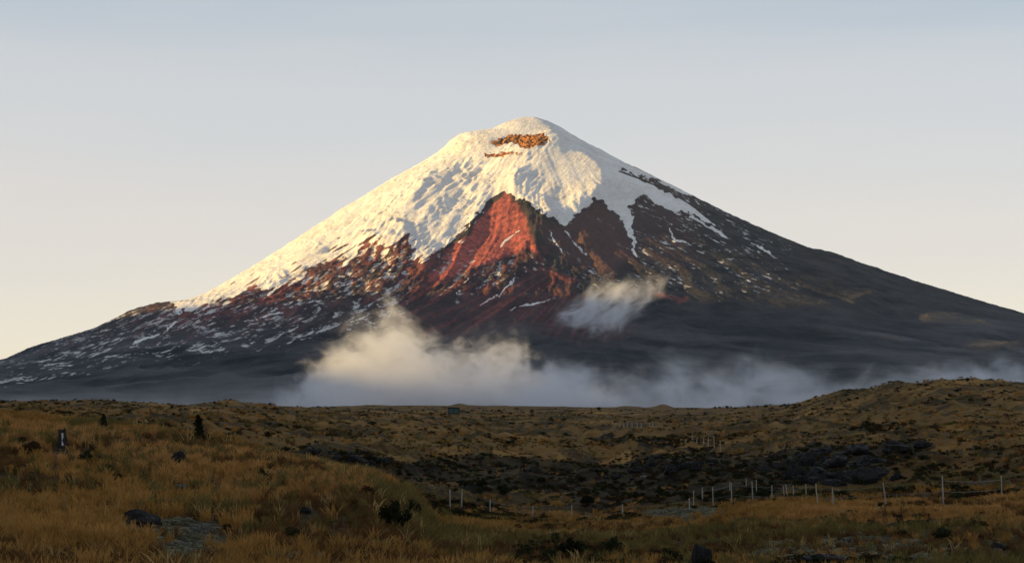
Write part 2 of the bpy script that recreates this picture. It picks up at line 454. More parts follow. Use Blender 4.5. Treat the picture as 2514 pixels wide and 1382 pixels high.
    darkedge = sstep(1.2, 0.6, np.abs(d + 4) / (7 * np.clip(0.8 + 1.2 * streak, 0.2, 2)))
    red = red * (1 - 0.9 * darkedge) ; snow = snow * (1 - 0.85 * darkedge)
    red = np.maximum(red, rock_in)
    dome = sstep(-25, 25, poly_sd(wx, wy, DOME)) + 0.5 * sstep(1500, 1560, px) * sstep(1760, 1650, px) * sstep(700, 600, py)
    grass = sstep(2600, 3900, r)
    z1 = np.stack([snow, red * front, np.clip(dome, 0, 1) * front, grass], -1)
    return {'zones': ('FLOAT_COLOR', z1), 'streak': ('FLOAT', streak), 'cliff': ('FLOAT', rock_in * front), 'dust': ('FLOAT', dust)}

def mountain_material():
    m = NT('volcano_ground')
    z = m.attr('zones'); sep = m.n('ShaderNodeSeparateColor', {0: z.outputs['Color']})
    p = m.pos()
    n_f = m.noise(p, 1 / 38.0, 5, 0.6)
    n_m = m.noise(p, 1 / 160.0, 4, 0.6)
    n_l = m.noise(m.scaled(p, 1, 1, 2.2), 1 / 700.0, 4, 0.55)
    rock = m.mix(m.rng(n_m, 0.35, 0.65), rgb(0.016, 0.019, 0.026), rgb(0.060, 0.056, 0.061))
    rock = m.mix(m.math('MULTIPLY', sep.outputs[2], 0.8), rock, rgb(0.120, 0.068, 0.068))
    redc = m.mix(m.rng(n_f, 0.35, 0.68), rgb(0.25, 0.075, 0.066), rgb(0.52, 0.140, 0.120))
    rock = m.mix(m.math('MULTIPLY', sep.outputs[1], m.rng(n_f, 0.25, 0.55, 0.55, 1.0)), rock, redc)
    g1 = m.noise(m.tex(p, 900.0, 900.0, 75.0, (0, -0.16, 0)), 1.0, 5, 0.6, 0.5); g2 = m.noise(m.tex(p, 900.0, 900.0, 75.0, (0, 0.12, 0)), 1.0, 5, 0.6, 0.5)
    gx_ = m.rng(m.n('ShaderNodeSeparateXYZ', {0: p}).outputs[0], -600.0, 900.0)
    gs = m.math('ADD', m.math('MULTIPLY', g1, m.math('SUBTRACT', 1.0, gx_)), m.math('MULTIPLY', g2, gx_))
    grassc = m.mix(m.rng(m.math('ADD', m.math('MULTIPLY', gs, 0.7), m.math('MULTIPLY', n_l, 0.3)), 0.40, 0.60), rgb(0.014, 0.019, 0.027), rgb(0.092, 0.092, 0.102))
    ground = m.mix(m.math('MULTIPLY', z.outputs['Alpha'], 1.0), rock, grassc)
    cl = m.attr('cliff')
    cliffc = m.mix(m.rng(m.noise(m.tex(p, 16.0, 30.0, 34.0), 1.0, 4, 0.7), 0.44, 0.54), rgb(0.03, 0.012, 0.008), rgb(0.66, 0.27, 0.075))
    ground = m.mix(cl.outputs['Fac'], ground, cliffc)
    ice = m.noise(m.tex(p, 70.0, 60.0, 13.0, (0, -0.62, 0)), 1.0, 6, 0.68, 0.6)
    snowc = m.mix(m.rng(m.math('ADD', m.math('MULTIPLY', n_m, 0.5), m.math('MULTIPLY', ice, 0.5)), 0.36, 0.56), rgb(0.68, 0.655, 0.645), rgb(0.88, 0.88, 0.88))
    # dusting of snow below the ice: thin streaks along the fall line of either flank
    fl = m.noise(m.tex(p, 58.0, 48.0, 12.5, (0, -0.47, 0)), 1.0, 5, 0.62, 0.3)
    fr = m.noise(m.tex(p, 60.0, 60.0, 19.0, (0, 0.55, 0)), 1.0, 5, 0.62, 0.3)
    fl2 = m.noise(m.tex(p, 260.0, 200.0, 42.0, (0, -0.44, 0)), 1.0, 4, 0.6, 0.6)
    fl = m.math('ADD', m.math('MULTIPLY', fl, 0.76), m.math('MULTIPLY', fl2, 0.26))
    side = m.rng(m.n('ShaderNodeSeparateXYZ', {0: p}).outputs[0], -100.0, 200.0)
    fs = m.math('ADD', m.math('MULTIPLY', fl, m.math('SUBTRACT', 1.0, side)), m.math('MULTIPLY', fr, side))
    dust = m.attr('dust').outputs['Fac']
    gate = m.rng(m.noise(p, 1 / 210.0, 3, 0.6), 0.40, 0.62, -0.07, 0.05)
    hol = m.math('MULTIPLY', m.attr('hollow').outputs['Fac'], 0.11)
    dustf = m.rng(m.math('ADD', m.math('ADD', m.math('ADD', fs, gate), hol), m.math('MULTIPLY', dust, 0.15)), 0.665, 0.78, smooth=True)
    dustf = m.math('MULTIPLY', dustf, m.rng(dust, 0.0, 0.4))
    sf = m.math('ADD', sep.outputs[0], m.math('MULTIPLY', m.math('SUBTRACT', n_f, 0.5), 0.9))
    sf = m.rng(sf, 0.36, 0.62, smooth=True)
    spk = m.noise(m.tex(p, 46.0, 40.0, 15.0, (0, -0.55, 0)), 1.0, 4, 0.6)
    spk = m.math('MULTIPLY', m.rng(spk, 0.66, 0.74, smooth=True), m.rng(m.n('ShaderNodeSeparateXYZ', {0: p}).outputs[0], 150.0, -300.0))
    sf = m.math('MULTIPLY', sf, m.math('SUBTRACT', 1.0, m.math('MULTIPLY', spk, 0.6)))
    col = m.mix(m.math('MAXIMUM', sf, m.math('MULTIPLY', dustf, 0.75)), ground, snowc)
    bump = m.n('ShaderNodeBump', {'Strength': m.rng(sf, 0.0, 1.0, 0.9, 0.55), 'Distance': 16.0, 'Height': m.math('ADD', m.math('MULTIPLY', m.math('MULTIPLY', ice, sf), 2.2), m.math('ADD', m.math('MULTIPLY', m.noise(p, 1 / 14.0, 3, 0.6), 0.6), m.math('ADD', m.math('MULTIPLY', n_f, 1.0), m.math('MULTIPLY', n_m, 1.2))))})
    return m.surf(col, 0.92, 0.1, bump.outputs[0])

volcano = build_mountain()

# ---------------------------------------------------------------- unseen range added at left, crest shaped to shade plain and light cloud
def build_shade_range():
    ys = np.linspace(-9000, 24000, 330); us = np.linspace(-1, 1, 60)
    U, Y = np.meshgrid(us, ys)
    crest = np.interp(Y, [-9000, -5000, 4300, 5000, 5900, 6700, 8950, 9350, 9700, 10000, 10400, 11310, 12927, 13726, 14500, 24000], [1100, 2300, 2300, 1330, 1330, 2300, 2300, 1950, 1950, 2250, 2200, 1760, 1500, 1040, 850, 500])
    X = -9600 + U * 4200 + 300 * fbm(Y / 3000, U * 0.6, 2, 12)
    prof = np.maximum(0, 1 - np.abs(U)) ** 1.15
    Z = -80 + (crest + 80) * prof + 70 * prof * (ridged(X / 900, Y / 900, 4, 14) - 0.55) * np.abs(U) * 3
    Z += np.where(np.abs(U) < 0.1, 1, 0) * 22 * fbm(Y / 500, Y * 0 + 0.3, 4, 15)
    m = NT('shade_range_ground')
    p = m.pos()
    col = m.mix(m.rng(m.noise(p, 1 / 500.0, 5, 0.6), 0.35, 0.65), rgb(0.03, 0.03, 0.026), rgb(0.08, 0.065, 0.045))
    return tag(link('shade_range', grid_mesh('shade_range', X, Y, Z, m.surf(col))), kind='structure')
build_shade_range()

# ---------------------------------------------------------------- ground sheet
COLS = {
 -2600: [(25, 1500), (60, 1330), (100, 1170), (150, 1060), (190, 1030), (300, 1035), (600, 1012), (1000, 1000), (2500, 1004), (5000, 1012)],
 -900: [(25, 1500), (60, 1330), (100, 1160), (150, 1045), (190, 1015), (260, 1030), (500, 1012), (900, 985), (1500, 998), (2500, 1004), (5000, 1012)],
 0:    [(25, 1560), (45, 1450), (60, 1370), (80, 1270), (100, 1170), (120, 1090), (145, 1028), (170, 1032), (220, 1052), (300, 1042), (450, 1024), (650, 1010), (850, 989), (1000, 993), (1400, 1003), (2500, 1005), (5000, 1012)],
 250:  [(25, 1580), (45, 1460), (60, 1382), (80, 1290), (100, 1190), (120, 1105), (140, 1048), (165, 1054), (210, 1075), (300, 1054), (450, 1030), (650, 1012), (900, 984), (1100, 996), (1600, 1005), (2500, 1005), (5000, 1012)],
 400:  [(25, 1590), (45, 1465), (60, 1388), (80, 1297), (100, 1195), (118, 1115), (135, 1066), (158, 1072), (205, 1092), (300, 1066), (450, 1040), (650, 1020), (900, 996), (1100, 1001), (1600, 1005), (2500, 1005), (5000, 1012)],
 550:  [(25, 1600), (45, 1470), (60, 1395), (80, 1305), (100, 1200), (115, 1130), (130, 1088), (150, 1096), (200, 1118), (280, 1090), (400, 1060), (600, 1028), (850, 997), (1000, 1002), (1600, 1004), (2500, 1004), (5000, 1012)],
 750:  [(25, 1600), (45, 1480), (60, 1400), (80, 1300), (100, 1190), (120, 1133), (140, 1145), (190, 1165), (260, 1125), (380, 1082), (560, 1042), (800, 1016), (1100, 1005), (1800, 1001), (2600, 1001), (5000, 1012)],
 900:  [(25, 1600), (45, 1480), (60, 1400), (80, 1290), (95, 1210), (108, 1168), (125, 1182), (170, 1196), (230, 1165), (320, 1118), (450, 1080), (650, 1042), (900, 1016), (1300, 1004), (2200, 998), (3000, 999), (5000, 1012)],
 1000: [(25, 1600), (45, 1490), (60, 1410), (80, 1320), (95, 1245), (105, 1214), (120, 1226), (170, 1238), (230, 1200), (310, 1142), (430, 1092), (620, 1046), (900, 1017), (1400, 1003), (2400, 996), (3000, 998), (5000, 1012)],
 1080: [(25, 1600), (45, 1500), (60, 1425), (80, 1360), (100, 1315), (130, 1290), (180, 1262), (215, 1245), (260, 1220), (330, 1155), (450, 1098), (650, 1050), (900, 1019), (1500, 1002), (2500, 996), (3000, 998), (5000, 1012)],
 1300: [(25, 1600), (45, 1505), (60, 1430), (80, 1370), (110, 1325), (150, 1295), (190, 1280), (225, 1268), (265, 1235), (330, 1172), (450, 1108), (650, 1056), (900, 1024), (1500, 1005), (2500, 997), (3000, 999), (5000, 1012)],
 1500: [(25, 1600), (45, 1505), (60, 1432), (80, 1370), (110, 1322), (150, 1290), (190, 1276), (220, 1266), (265, 1232), (340, 1168), (450, 1114), (650, 1062), (900, 1026), (1400, 1007), (2500, 1001), (3500, 1002), (5000, 1012)],
 1700: [(25, 1600), (45, 1505), (60, 1430), (80, 1362), (110, 1305), (140, 1270), (165, 1256), (195, 1244), (235, 1216), (290, 1170), (360, 1122), (450, 1098), (650, 1062), (900, 1030), (1300, 1008), (2200, 1002), (3500, 1003), (5000, 1012)],
 1900: [(25, 1600), (45, 1505), (60, 1430), (80, 1352), (110, 1290), (138, 1250), (165, 1236), (205, 1216), (260, 1186), (320, 1130), (370, 1098), (470, 1076), (650, 1050), (900, 1018), (1200, 996), (1700, 999), (3500, 1004), (5000, 1012)],
 2080: [(25, 1600), (45, 1505), (60, 1430), (80, 1350), (110, 1282), (138, 1244), (165, 1230), (205, 1208), (265, 1176), (320, 1125), (370, 1088), (450, 1070), (560, 1045), (750, 1000), (900, 961), (1100, 972), (1700, 995), (5000, 1012)],
 2200: [(25, 1600), (45, 1505), (60, 1430), (80, 1348), (110, 1280), (138, 1240), (170, 1216), (210, 1186), (265, 1150), (320, 1115), (370, 1086), (450, 1068), (560, 1030), (700, 975), (820, 946), (1000, 962), (1700, 995), (5000, 1012)],
 2310: [(25, 1600), (45, 1505), (60, 1430), (80, 1345), (110, 1276), (140, 1238), (180, 1204), (240, 1154), (320, 1108), (430, 1066), (560, 1008), (720, 934), (900, 955), (1500, 990), (5000, 1012)],
 2514: [(25, 1600), (45, 1505), (60, 1430), (80, 1340), (110, 1272), (140, 1228), (180, 1188), (240, 1144), (320, 1098), (430, 1056), (560, 1000), (720, 936), (900, 955), (1500, 990), (5000, 1012)],
 3400: [(25, 1600), (45, 1505), (60, 1420), (80, 1330), (110, 1265), (140, 1220), (180, 1180), (240, 1135), (320, 1090), (430, 1050), (560, 1005), (720, 955), (900, 965), (1500, 992), (5000, 1012)],
 6000: [(25, 1600), (60, 1400), (110, 1260), (240, 1120), (430, 1050), (720, 990), (1500, 998), (5000, 1012)],
}
_LD = np.linspace(math.log(25), math.log(5000), 240)
_CP = np.array(sorted(COLS))
def _table():
    T = np.array([np.interp(_LD, [math.log(d) for d, q in COLS[c]], [q for d, q in COLS[c]]) for c in _CP])
    ker = np.exp(-0.5 * (np.arange(-4, 5) / 1.6) ** 2); ker /= ker.sum()
    pad = np.pad(T, ((0, 0), (4, 4)), mode='edge')
    return sum(k * pad[:, i:i + T.shape[1]] for i, k in enumerate(ker))
_TAB = _table()

def _interp2(cp, ld):
    """Smooth across columns (cosine), linear along log distance."""
    cp = np.clip(cp, _CP[0], _CP[-1] - 1e-3); ld = np.clip(ld, _LD[0], _LD[-1] - 1e-6)
    i = np.clip(np.searchsorted(_CP, cp, side='right') - 1, 0, len(_CP) - 2)
    f = (cp - _CP[i]) / (_CP[i + 1] - _CP[i]); f = 0.5 * f + 0.5 * f * f * (3 - 2 * f)
    g = (ld - _LD[0]) / (_LD[1] - _LD[0]); j = np.minimum(g.astype(int), len(_LD) - 2); g = g - j
    return (_TAB[i, j] * (1 - g) + _TAB[i, j + 1] * g) * (1 - f) + (_TAB[i + 1, j] * (1 - g) + _TAB[i + 1, j + 1] * g) * f

def ground_z(x, y):
    x = np.asarray(x, float); y = np.asarray(y, float)
    d = np.hypot(x, y) + 1e-6
    t = np.where(y > 0.02 * d, x / np.maximum(y, 0.02 * d), np.sign(x) * 50)
    cpx = 1257 + F_PX * np.clip(t, -0.9, 0.9)
    depth = np.clip(np.where(y > 0, d / np.sqrt(1 + np.clip(t, -0.9, 0.9) ** 2), d), 1, None)
    q = _interp2(cpx, np.log(np.clip(depth, 25, 5000)))
    z = -(q - 1000.0) / F_PX * depth
    near = sstep(40, 12, depth)
    z = z * (1 - near) + near * (-1.7 - 0.025 * depth)
    z = np.where(depth > 5000, -(12.0 / F_PX) * 5000 - (depth - 5000) * 0.012, z)
    z = np.maximum(z, -160)
    for mp, md, mw, mh in ((472, 3400, 62, 9), (1128, 3000, 38, 7), (1165, 3300, 60, 6), (1628, 2900, 34, 9), (1545, 3100, 60, 5), (560, 860, 60, 7), (1180, 520, 26, 14), (905, 2300, 120, 3)):
        z = z + (mh / F_PX * md) * np.exp(-0.5 * ((cpx - mp) / (mw * 0.45)) ** 2 - 0.5 * ((depth - md) / (md * 0.06)) ** 2)
    # hummocks
    a1 = np.interp(depth, [3, 30, 60, 120, 250, 600, 1500, 4000], [0.02, 0.10, 0.22, 0.34, 1.5, 2.3, 1.7, 0.8])
    z = z + a1 * fbm(x / 9.0, y / 13.0, 3, 201) * sstep(900, 500, depth)
    a2 = np.interp(depth, [30, 100, 200, 350, 700, 1500, 4000], [0.0, 0.25, 1.3, 2.8, 3.8, 2.6, 1.0])
    mid = sstep(150, 230, depth)
    z = z + a2 * fbm(x / 42.0, y / 60.0, 3, 211) * mid
    z = z + 2.5 * mid * sstep(1000, 500, depth) * np.maximum(0, ridged(x / 26.0, y / 34.0, 3, 217) - 0.62) * 2.2
    return z

def ground_pixel(px, py, dmin=26.0, dmax=4500.0):
    """Where the line of sight through a pixel of the photo first meets the ground."""
    ys = np.geomspace(dmin, dmax, 2500)
    u, v = (px - 1257.0) / F_PX, (691.0 - py) / F_PX
    dy, dz = CP - v * SP, SP + v * CP
    xs = u / dy * ys; zs = dz / dy * ys
    below = zs < ground_z(xs, ys)
    if not below.any():
        k = int(np.argmin(zs - ground_z(xs, ys)))
    else:
        k = int(np.argmax(below))
    return float(xs[k]), float(ys[k]), float(ground_z(xs[k], ys[k]))

DARK = [  # (outline in photo pixels, strength): where heath, shrub and bare lava lie dark between the grass
 ([(730, 1092), (800, 1100), (900, 1116), (975, 1128), (960, 1150), (880, 1150), (800, 1138), (740, 1118)], 1.0),
 ([(950, 1140), (1100, 1110), (1300, 1120), (1500, 1130), (1700, 1110), (1900, 1120), (1960, 1180), (1900, 1215), (1760, 1230), (1680, 1236), (1540, 1240), (1420, 1245), (1380, 1215), (1180, 1215), (1080, 1190), (1000, 1180)], 0.92),
 ([(1880, 1110), (1980, 1085), (2120, 1080), (2300, 1075), (2310, 1105), (2210, 1130), (2190, 1170), (2100, 1190), (1900, 1200)], 1.0),
 ([(270, 1030), (330, 1040), (420, 1052), (480, 1060), (480, 1082), (400, 1066), (300, 1050)], 0.9),
 ([(2060, 1050), (2150, 1035), (2260, 1040), (2250, 1068), (2100, 1068)], 0.8),
 ([(1250, 1335), (1350, 1320), (1460, 1330), (1510, 1360), (1500, 1400), (1200, 1400)], 0.9),
 ([(1920, 1362), (2050, 1350), (2180, 1362), (2200, 1400), (1900, 1400)], 0.9),
 ([(0, 1008), (120, 1012), (240, 1020), (240, 1035), (100, 1026), (0, 1020)], 0.7),
 ([(1440, 1060), (1620, 1066), (1740, 1080), (1820, 1100), (1700, 1112), (1560, 1095), (1450, 1085)], 0.75),
 ([(2180, 1130), (2300, 1110), (2440, 1140), (2500, 1150), (2440, 1175), (2300, 1170), (2200, 1185)], 0.6),
 ([(0, 985), (200, 982), (390, 990), (410, 1001), (200, 1000)], 0.55),
 ([(30, 1070), (90, 1080), (120, 1130), (60, 1120)], 0.5), ([(180, 1105), (240, 1110), (330, 1200), (250, 1180)], 0.55), ([(600, 1150), (680, 1160), (660, 1200), (610, 1190)], 0.6),
]
PALE = [
 ([(1560, 1258), (1700, 1250), (1800, 1262), (1700, 1290), (1580, 1280)], 0.9),
 ([(300, 1262), (400, 1270), (540, 1290), (570, 1330), (540, 1390), (420, 1400), (350, 1350), (320, 1300)], 1.0),
 ([(560, 1372), (700, 1362), (830, 1372), (820, 1400), (560, 1400)], 0.9), ([(180, 1352), (260, 1345), (280, 1375), (200, 1380)], 0.7),
 ([(1840, 1330), (2100, 1310), (2300, 1330), (2514, 1320), (2514, 1382), (1850, 1382)], 0.45),
]
RUST = [
 ([(1950, 1255), (2150, 1240), (2330, 1230), (2514, 1215), (2514, 1300), (2250, 1295), (2050, 1290), (1900, 1285)], 0.8),
 ([(0, 1030), (250, 1052), (480, 1085), (700, 1130), (930, 1180), (900, 1240), (600, 1240), (300, 1160), (0, 1130)], 0.6),
 ([(925, 1178), (960, 1180), (1010, 1205), (960, 1210)], 1.0),
]

def ground_zone_values(x, y, z):
    px, py = pix_of(x, np.maximum(y, 1.0), z)
    vis = (y > 20) & (y < 4000)
    wx = px + 26 * fbm(x / np.maximum(y, 1) * 60, np.log(np.maximum(y, 1)) * 14, 3, 221)
    wy = py + 7 * fbm(x / np.maximum(y, 1) * 90, np.log(np.maximum(y, 1)) * 20, 3, 223)
    out = []
    for zone in (DARK, PALE, RUST):
        v = np.zeros_like(px)
        for pts, k in zone:
            b = np.array(pts); lo = b.min(0) - 60; hi = b.max(0) + 60
            m = vis & (px > lo[0]) & (px < hi[0]) & (py > lo[1]) & (py < hi[1])
            if m.any():
                v[m] = np.maximum(v[m], k * sstep(-7, 9, poly_sd(wx[m], wy[m], pts)))
        out.append(v)
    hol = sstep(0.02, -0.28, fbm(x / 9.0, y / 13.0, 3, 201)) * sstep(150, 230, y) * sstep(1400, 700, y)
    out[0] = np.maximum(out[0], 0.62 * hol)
    return out

def ground_material():
    m = NT('moorland')
    p = m.pos()
    z = m.attr('zones'); sep = m.n('ShaderNodeSeparateColor', {0: z.outputs['Color']})
    n1 = m.noise(p, 1 / 1.1, 5, 0.65)
    n2 = m.noise(p, 1 / 6.5, 5, 0.62)
    n3 = m.noise(p, 1 / 34.0, 5, 0.6)
    n4 = m.noise(p, 1 / 190.0, 4, 0.55)
    gold = m.mix(m.rng(n2, 0.36, 0.64), rgb(0.045, 0.026, 0.010), rgb(0.44, 0.250, 0.080))
    gold = m.mix(m.rng(n4, 0.42, 0.6), gold, m.mix(m.rng(n3, 0.35, 0.65), rgb(0.050, 0.030, 0.012), rgb(0.40, 0.240, 0.088)))
    gold = m.mix(m.math('MULTIPLY', sep.outputs[2], 0.6), gold, m.mix(m.rng(n1, 0.35, 0.65), rgb(0.20, 0.100, 0.036), rgb(0.42, 0.230, 0.082)))
    shaded_soil = m.mix(m.rng(n1, 0.35, 0.7), rgb(0.020, 0.013, 0.007), rgb(0.085, 0.050, 0.020))  # bare soil, darkened to stand in for shade between sparse tussocks
    gold = m.mix(z.outputs['Alpha'], shaded_soil, gold)
    olive = m.mix(m.rng(n1, 0.35, 0.65), rgb(0.030, 0.026, 0.012), rgb(0.100, 0.080, 0.034))
    pat = m.rng(m.math('ADD', m.math('MULTIPLY', n3, 0.6), m.math('MULTIPLY', n2, 0.5)), 0.50, 0.63)
    col = m.mix(m.math('MULTIPLY', pat, 0.75), gold, olive)
    heath = m.mix(m.rng(n2, 0.38, 0.66), rgb(0.010, 0.009, 0.007), rgb(0.075, 0.056, 0.030))
    df = m.math('ADD', sep.outputs[0], m.math('MULTIPLY', m.math('SUBTRACT', n3, 0.52), 2.2))
    df = m.rng(df, 0.45, 0.75, smooth=True)
    dk = m.rng(m.math('ADD', m.math('MULTIPLY', n3, 0.7), m.math('MULTIPLY', n2, 0.45)), 0.565, 0.645, smooth=True)   # heath clumps everywhere
    col = m.mix(m.math('MAXIMUM', df, m.math('MULTIPLY', dk, 0.85)), col, heath)
    pale = m.mix(m.rng(n1, 0.40, 0.62), rgb(0.055, 0.052, 0.030), rgb(0.20, 0.19, 0.13))
    pf = m.rng(m.math('ADD', sep.outputs[1], m.math('MULTIPLY', m.math('SUBTRACT', n2, 0.5), 2.0)), 0.5, 0.9, smooth=True)
    col = m.mix(pf, col, pale)
    bump = m.n('ShaderNodeBump', {'Strength': 0.8, 'Distance': 0.8, 'Height': m.math('ADD', m.math('MULTIPLY', n2, 1.6), n1)})
    return m.surf(col, 0.95, 0.06, bump.outputs[0])

def build_ground():
    f = (np.arange(-130, 2650, 4.0) - 1257) / F_PX
    a = np.arctan(f)
    al = a[0] - np.cumsum(np.geomspace(0.002, 0.2, 30)); al = al[al > -math.pi]
    ar = a[-1] + np.cumsum(np.geomspace(0.002, 0.2, 30)); ar = ar[ar < math.pi]
    A = np.concatenate([[-math.pi], al[::-1], a, ar, [math.pi]])
    D = np.concatenate([[0.02, 3, 8, 14, 20], np.geomspace(25, 1100, 330), np.geomspace(1120, 5000, 70), np.geomspace(5400, 30000, 12)])
    AA, DD = np.meshgrid(A, D)
    # distance is measured along +Y inside the view, radially behind it
    X = DD * np.sin(AA); Y = DD * np.cos(AA)
    Z = ground_z(X, Y)
    dk, pl, rs = ground_zone_values(X, Y, Z)
    at_ = {'zones': ('FLOAT_COLOR', np.stack([dk, pl, rs, sstep(110, 330, np.hypot(X, Y))], -1))}
    return tag(link('ground', grid_mesh('ground', X, Y, Z, ground_material(), at_)), kind='structure')
build_ground()

# ---------------------------------------------------------------- cloud and mist
def cloud_volume(name, label, depth, thick, top, floor_py, dens, soft, amp, nscale, seed, bottom=None, step=0.5, fine=1.0, thresh=(0.36, 0.62), ends=60.0, stretch=(1, 1, 1.5), rot=0.0, tint=(0.89, 0.925, 1.0)):
    """Cloud between a traced upper edge and the ground (or a traced lower edge), `thick` metres deep about `depth`."""
    xs = [at(p, 800, depth)[0] for p, q in top]; zs = [at(p, q, depth)[2] for p, q in top]
    x0, x1 = xs[0], xs[-1]
    zmin = at(1257, floor_py, depth)[2]; zmax = max(zs)
    pad = amp * 0.8
    # hull: follows the traced edge
    n = 48
    gx = np.linspace(x0, x1, n); gt = np.interp(gx, xs, zs) + pad
    if bottom:
        bx = [at(p, 800, depth)[0] for p, q in bottom]; bz = [at(p, q, depth)[2] for p, q in bottom]
        gb = np.interp(gx, bx, bz) - pad
    else:
        gb = np.full(n, zmin - 60.0)
    v = []; fc = []
    for i in range(n):
        e = 0.3 + 0.7 * math.sin(math.pi * (i + 0.5) / n) ** 0.5
        for sy in (-1, 1):
            v.append((gx[i], depth + sy * thick / 2 * e, gb[i])); v.append((gx[i], depth + sy * thick / 2 * e, gt[i]))
    for i in range(n - 1):
        a = i * 4; b = a + 4
        fc += [(a, b, b + 1, a + 1), (a + 2, a + 3, b + 3, b + 2), (a + 1, b + 1, b + 3, a + 3), (a, a + 2, b + 2, b)]
    fc += [(0, 1, 3, 2), (4 * n - 4, 4 * n - 2, 4 * n - 1, 4 * n - 3)]
    m = NT(name + '_vapour')
    p = m.pos(); s = m.n('ShaderNodeSeparateXYZ', {0: p})
    X_, Y_, Z_ = s.outputs
    def ramp(kx, kz):
        rp = m.n('ShaderNodeValToRGB', {0: m.rng(X_, x0, x1)}); cr = rp.color_ramp; cr.interpolation = 'EASE'
        while len(cr.elements) < len(kx): cr.elements.new(0.5)
        for e, x, z in zip(cr.elements, kx, kz):
            e.position = (x - x0) / (x1 - x0); t = (z - zmin) / (zmax - zmin + 1e-6); e.color = (t, t, t, 1)
        return m.math('MULTIPLY_ADD', rp.outputs[0], zmax - zmin, zmin)
    T = ramp(xs, zs)
    nz = m.noise(m.tex(m.n('ShaderNodeVectorMath', {0: p, 1: (seed * 911.0, seed * 377.0, 0)}, operation='ADD').outputs[0], nscale / stretch[0], nscale / stretch[1], nscale / stretch[2], (0, rot, 0)), 1.0, 7, 0.64, 0.9)
    dn = m.math('MULTIPLY', m.math('SUBTRACT', nz, 0.5), amp * 2.4)
    k = m.rng(m.math('ADD', m.math('SUBTRACT', T, Z_), dn), 0.0, soft, smooth=True)
    if bottom:
        B = ramp(bx, bz)
        k = m.math('MULTIPLY', k, m.rng(m.math('ADD', m.math('SUBTRACT', Z_, B), dn), 0.0, soft, smooth=True))
    body = m.rng(nz, thresh[0], thresh[1], 1 - fine, 1.0, smooth=True)
    edge = m.math('MULTIPLY', m.rng(X_, x0, x0 + ends, smooth=True), m.rng(X_, x1, x1 - ends, smooth=True))
    deep = m.math('MULTIPLY', m.rng(Y_, depth - thick / 2, depth - thick * 0.25, smooth=True), m.rng(Y_, depth + thick / 2, depth + thick * 0.25, smooth=True))
    d = m.math('MULTIPLY', m.math('MULTIPLY', k, body), m.math('MULTIPLY', m.math('MULTIPLY', edge, deep), dens))
    vol = m.n('ShaderNodeVolumePrincipled', {'Color': (*tint, 1), 'Density': d, 'Anisotropy': 0.15})
    m.t.links.new(vol.outputs[0], m.out.inputs['Volume'])
    m.m.cycles.volume_sampling = 'MULTIPLE_IMPORTANCE'
    m.m.cycles.volume_step_rate = step
    me = bpy.data.meshes.new(name); me.from_pydata([tuple(map(float, q)) for q in v], [], fc); me.update(); me.materials.append(m.m)
    o = link(name, me)
    return tag(o, label, 'cloud', 'low clouds in front of the volcano')

cloud_volume('cloud', 'thick white cloud bank peaking in front of the volcano foot, left of centre', 7000, 950,
    [(650, 990), (720, 955), (775, 900), (830, 862), (885, 826), (925, 790), (960, 770), (1000, 788), (1018, 812), (1045, 838), (1080, 858), (1120, 868), (1170, 866), (1220, 850), (1262, 842), (1290, 868), (1310, 908), (1350, 930), (1420, 945), (1500, 960), (1600, 990)],
    1006, 0.0085, 120.0, 250.0, 110.0, 1, step=0.3, fine=0.92, thresh=(0.38, 0.62), ends=150)
cloud_volume('cloud', 'grey patchy mist bank along the volcano foot on the right', 6300, 1000,
    [(1200, 965), (1320, 905), (1400, 880), (1500, 900), (1580, 910), (1660, 880), (1740, 895), (1820, 880), (1900, 885), (1990, 910), (2060, 925), (2120, 915), (2170, 900), (2230, 915), (2320, 900), (2400, 885), (2500, 880), (2700, 890), (2900, 920)],
    1006, 0.0078, 150.0, 150.0, 190.0, 5, step=0.35, fine=1.0, thresh=(0.44, 0.64))
cloud_volume('cloud', 'thin veil of mist lying low on the left foot of the volcano', 6100, 1000,
    [(-480, 950), (-200, 945), (0, 942), (200, 938), (400, 936), (560, 930), (700, 915), (860, 910), (980, 950)],
    1006, 0.0012, 120.0, 30.0, 240.0, 9, step=0.5, fine=0.6)
cloud_volume('cloud', 'slanting wisp of cloud drifting across the volcano, right of centre', 11300, 420,
    [(1335, 800), (1375, 755), (1420, 725), (1460, 695), (1500, 682), (1560, 688), (1620, 680), (1680, 690)], 850, 0.0125, 110.0, 120.0, 100.0, 13,
    bottom=[(1335, 815), (1375, 800), (1420, 812), (1460, 826), (1500, 826), (1560, 780), (1620, 728), (1680, 700)], step=0.4, fine=1.0, thresh=(0.42, 0.66), rot=-0.6, stretch=(0.7, 0.9, 1.3), ends=120)

# ================================================================= THINGS ON THE MOOR
rnd = random.Random(7)
CLEAR = []        # (x, y, half width, metres in front) kept clear of tall grass

# ---------------------------------------------------------------- materials
def foliage_mat(name, c0, c1, scale=3.0):
    m = NT(name)
    oi = m.n('ShaderNodeObjectInfo')
    n = m.noise(m.pos(), 1 / scale, 4, 0.65)
    f = m.math('ADD', m.math('MULTIPLY', oi.outputs['Random'], 0.5), m.math('MULTIPLY', m.rng(n, 0.3, 0.7), 0.6), clamp=True)
    b = m.n('ShaderNodeBsdfDiffuse', {'Color': m.mix(f, rgb(*c0), rgb(*c1)), 'Roughness': 0.6})
    t = m.n('ShaderNodeBsdfTranslucent', {'Color': m.mix(f, rgb(*c0), rgb(*c1))})
    mx = m.n('ShaderNodeMixShader', {0: 0.22, 1: b.outputs[0], 2: t.outputs[0]})
    m.t.links.new(mx.outputs[0], m.out.inputs['Surface'])
    return m.m
M_GOLD = foliage_mat('dry_golden_grass', (0.19, 0.095, 0.025), (0.52, 0.285, 0.085), 9.0)
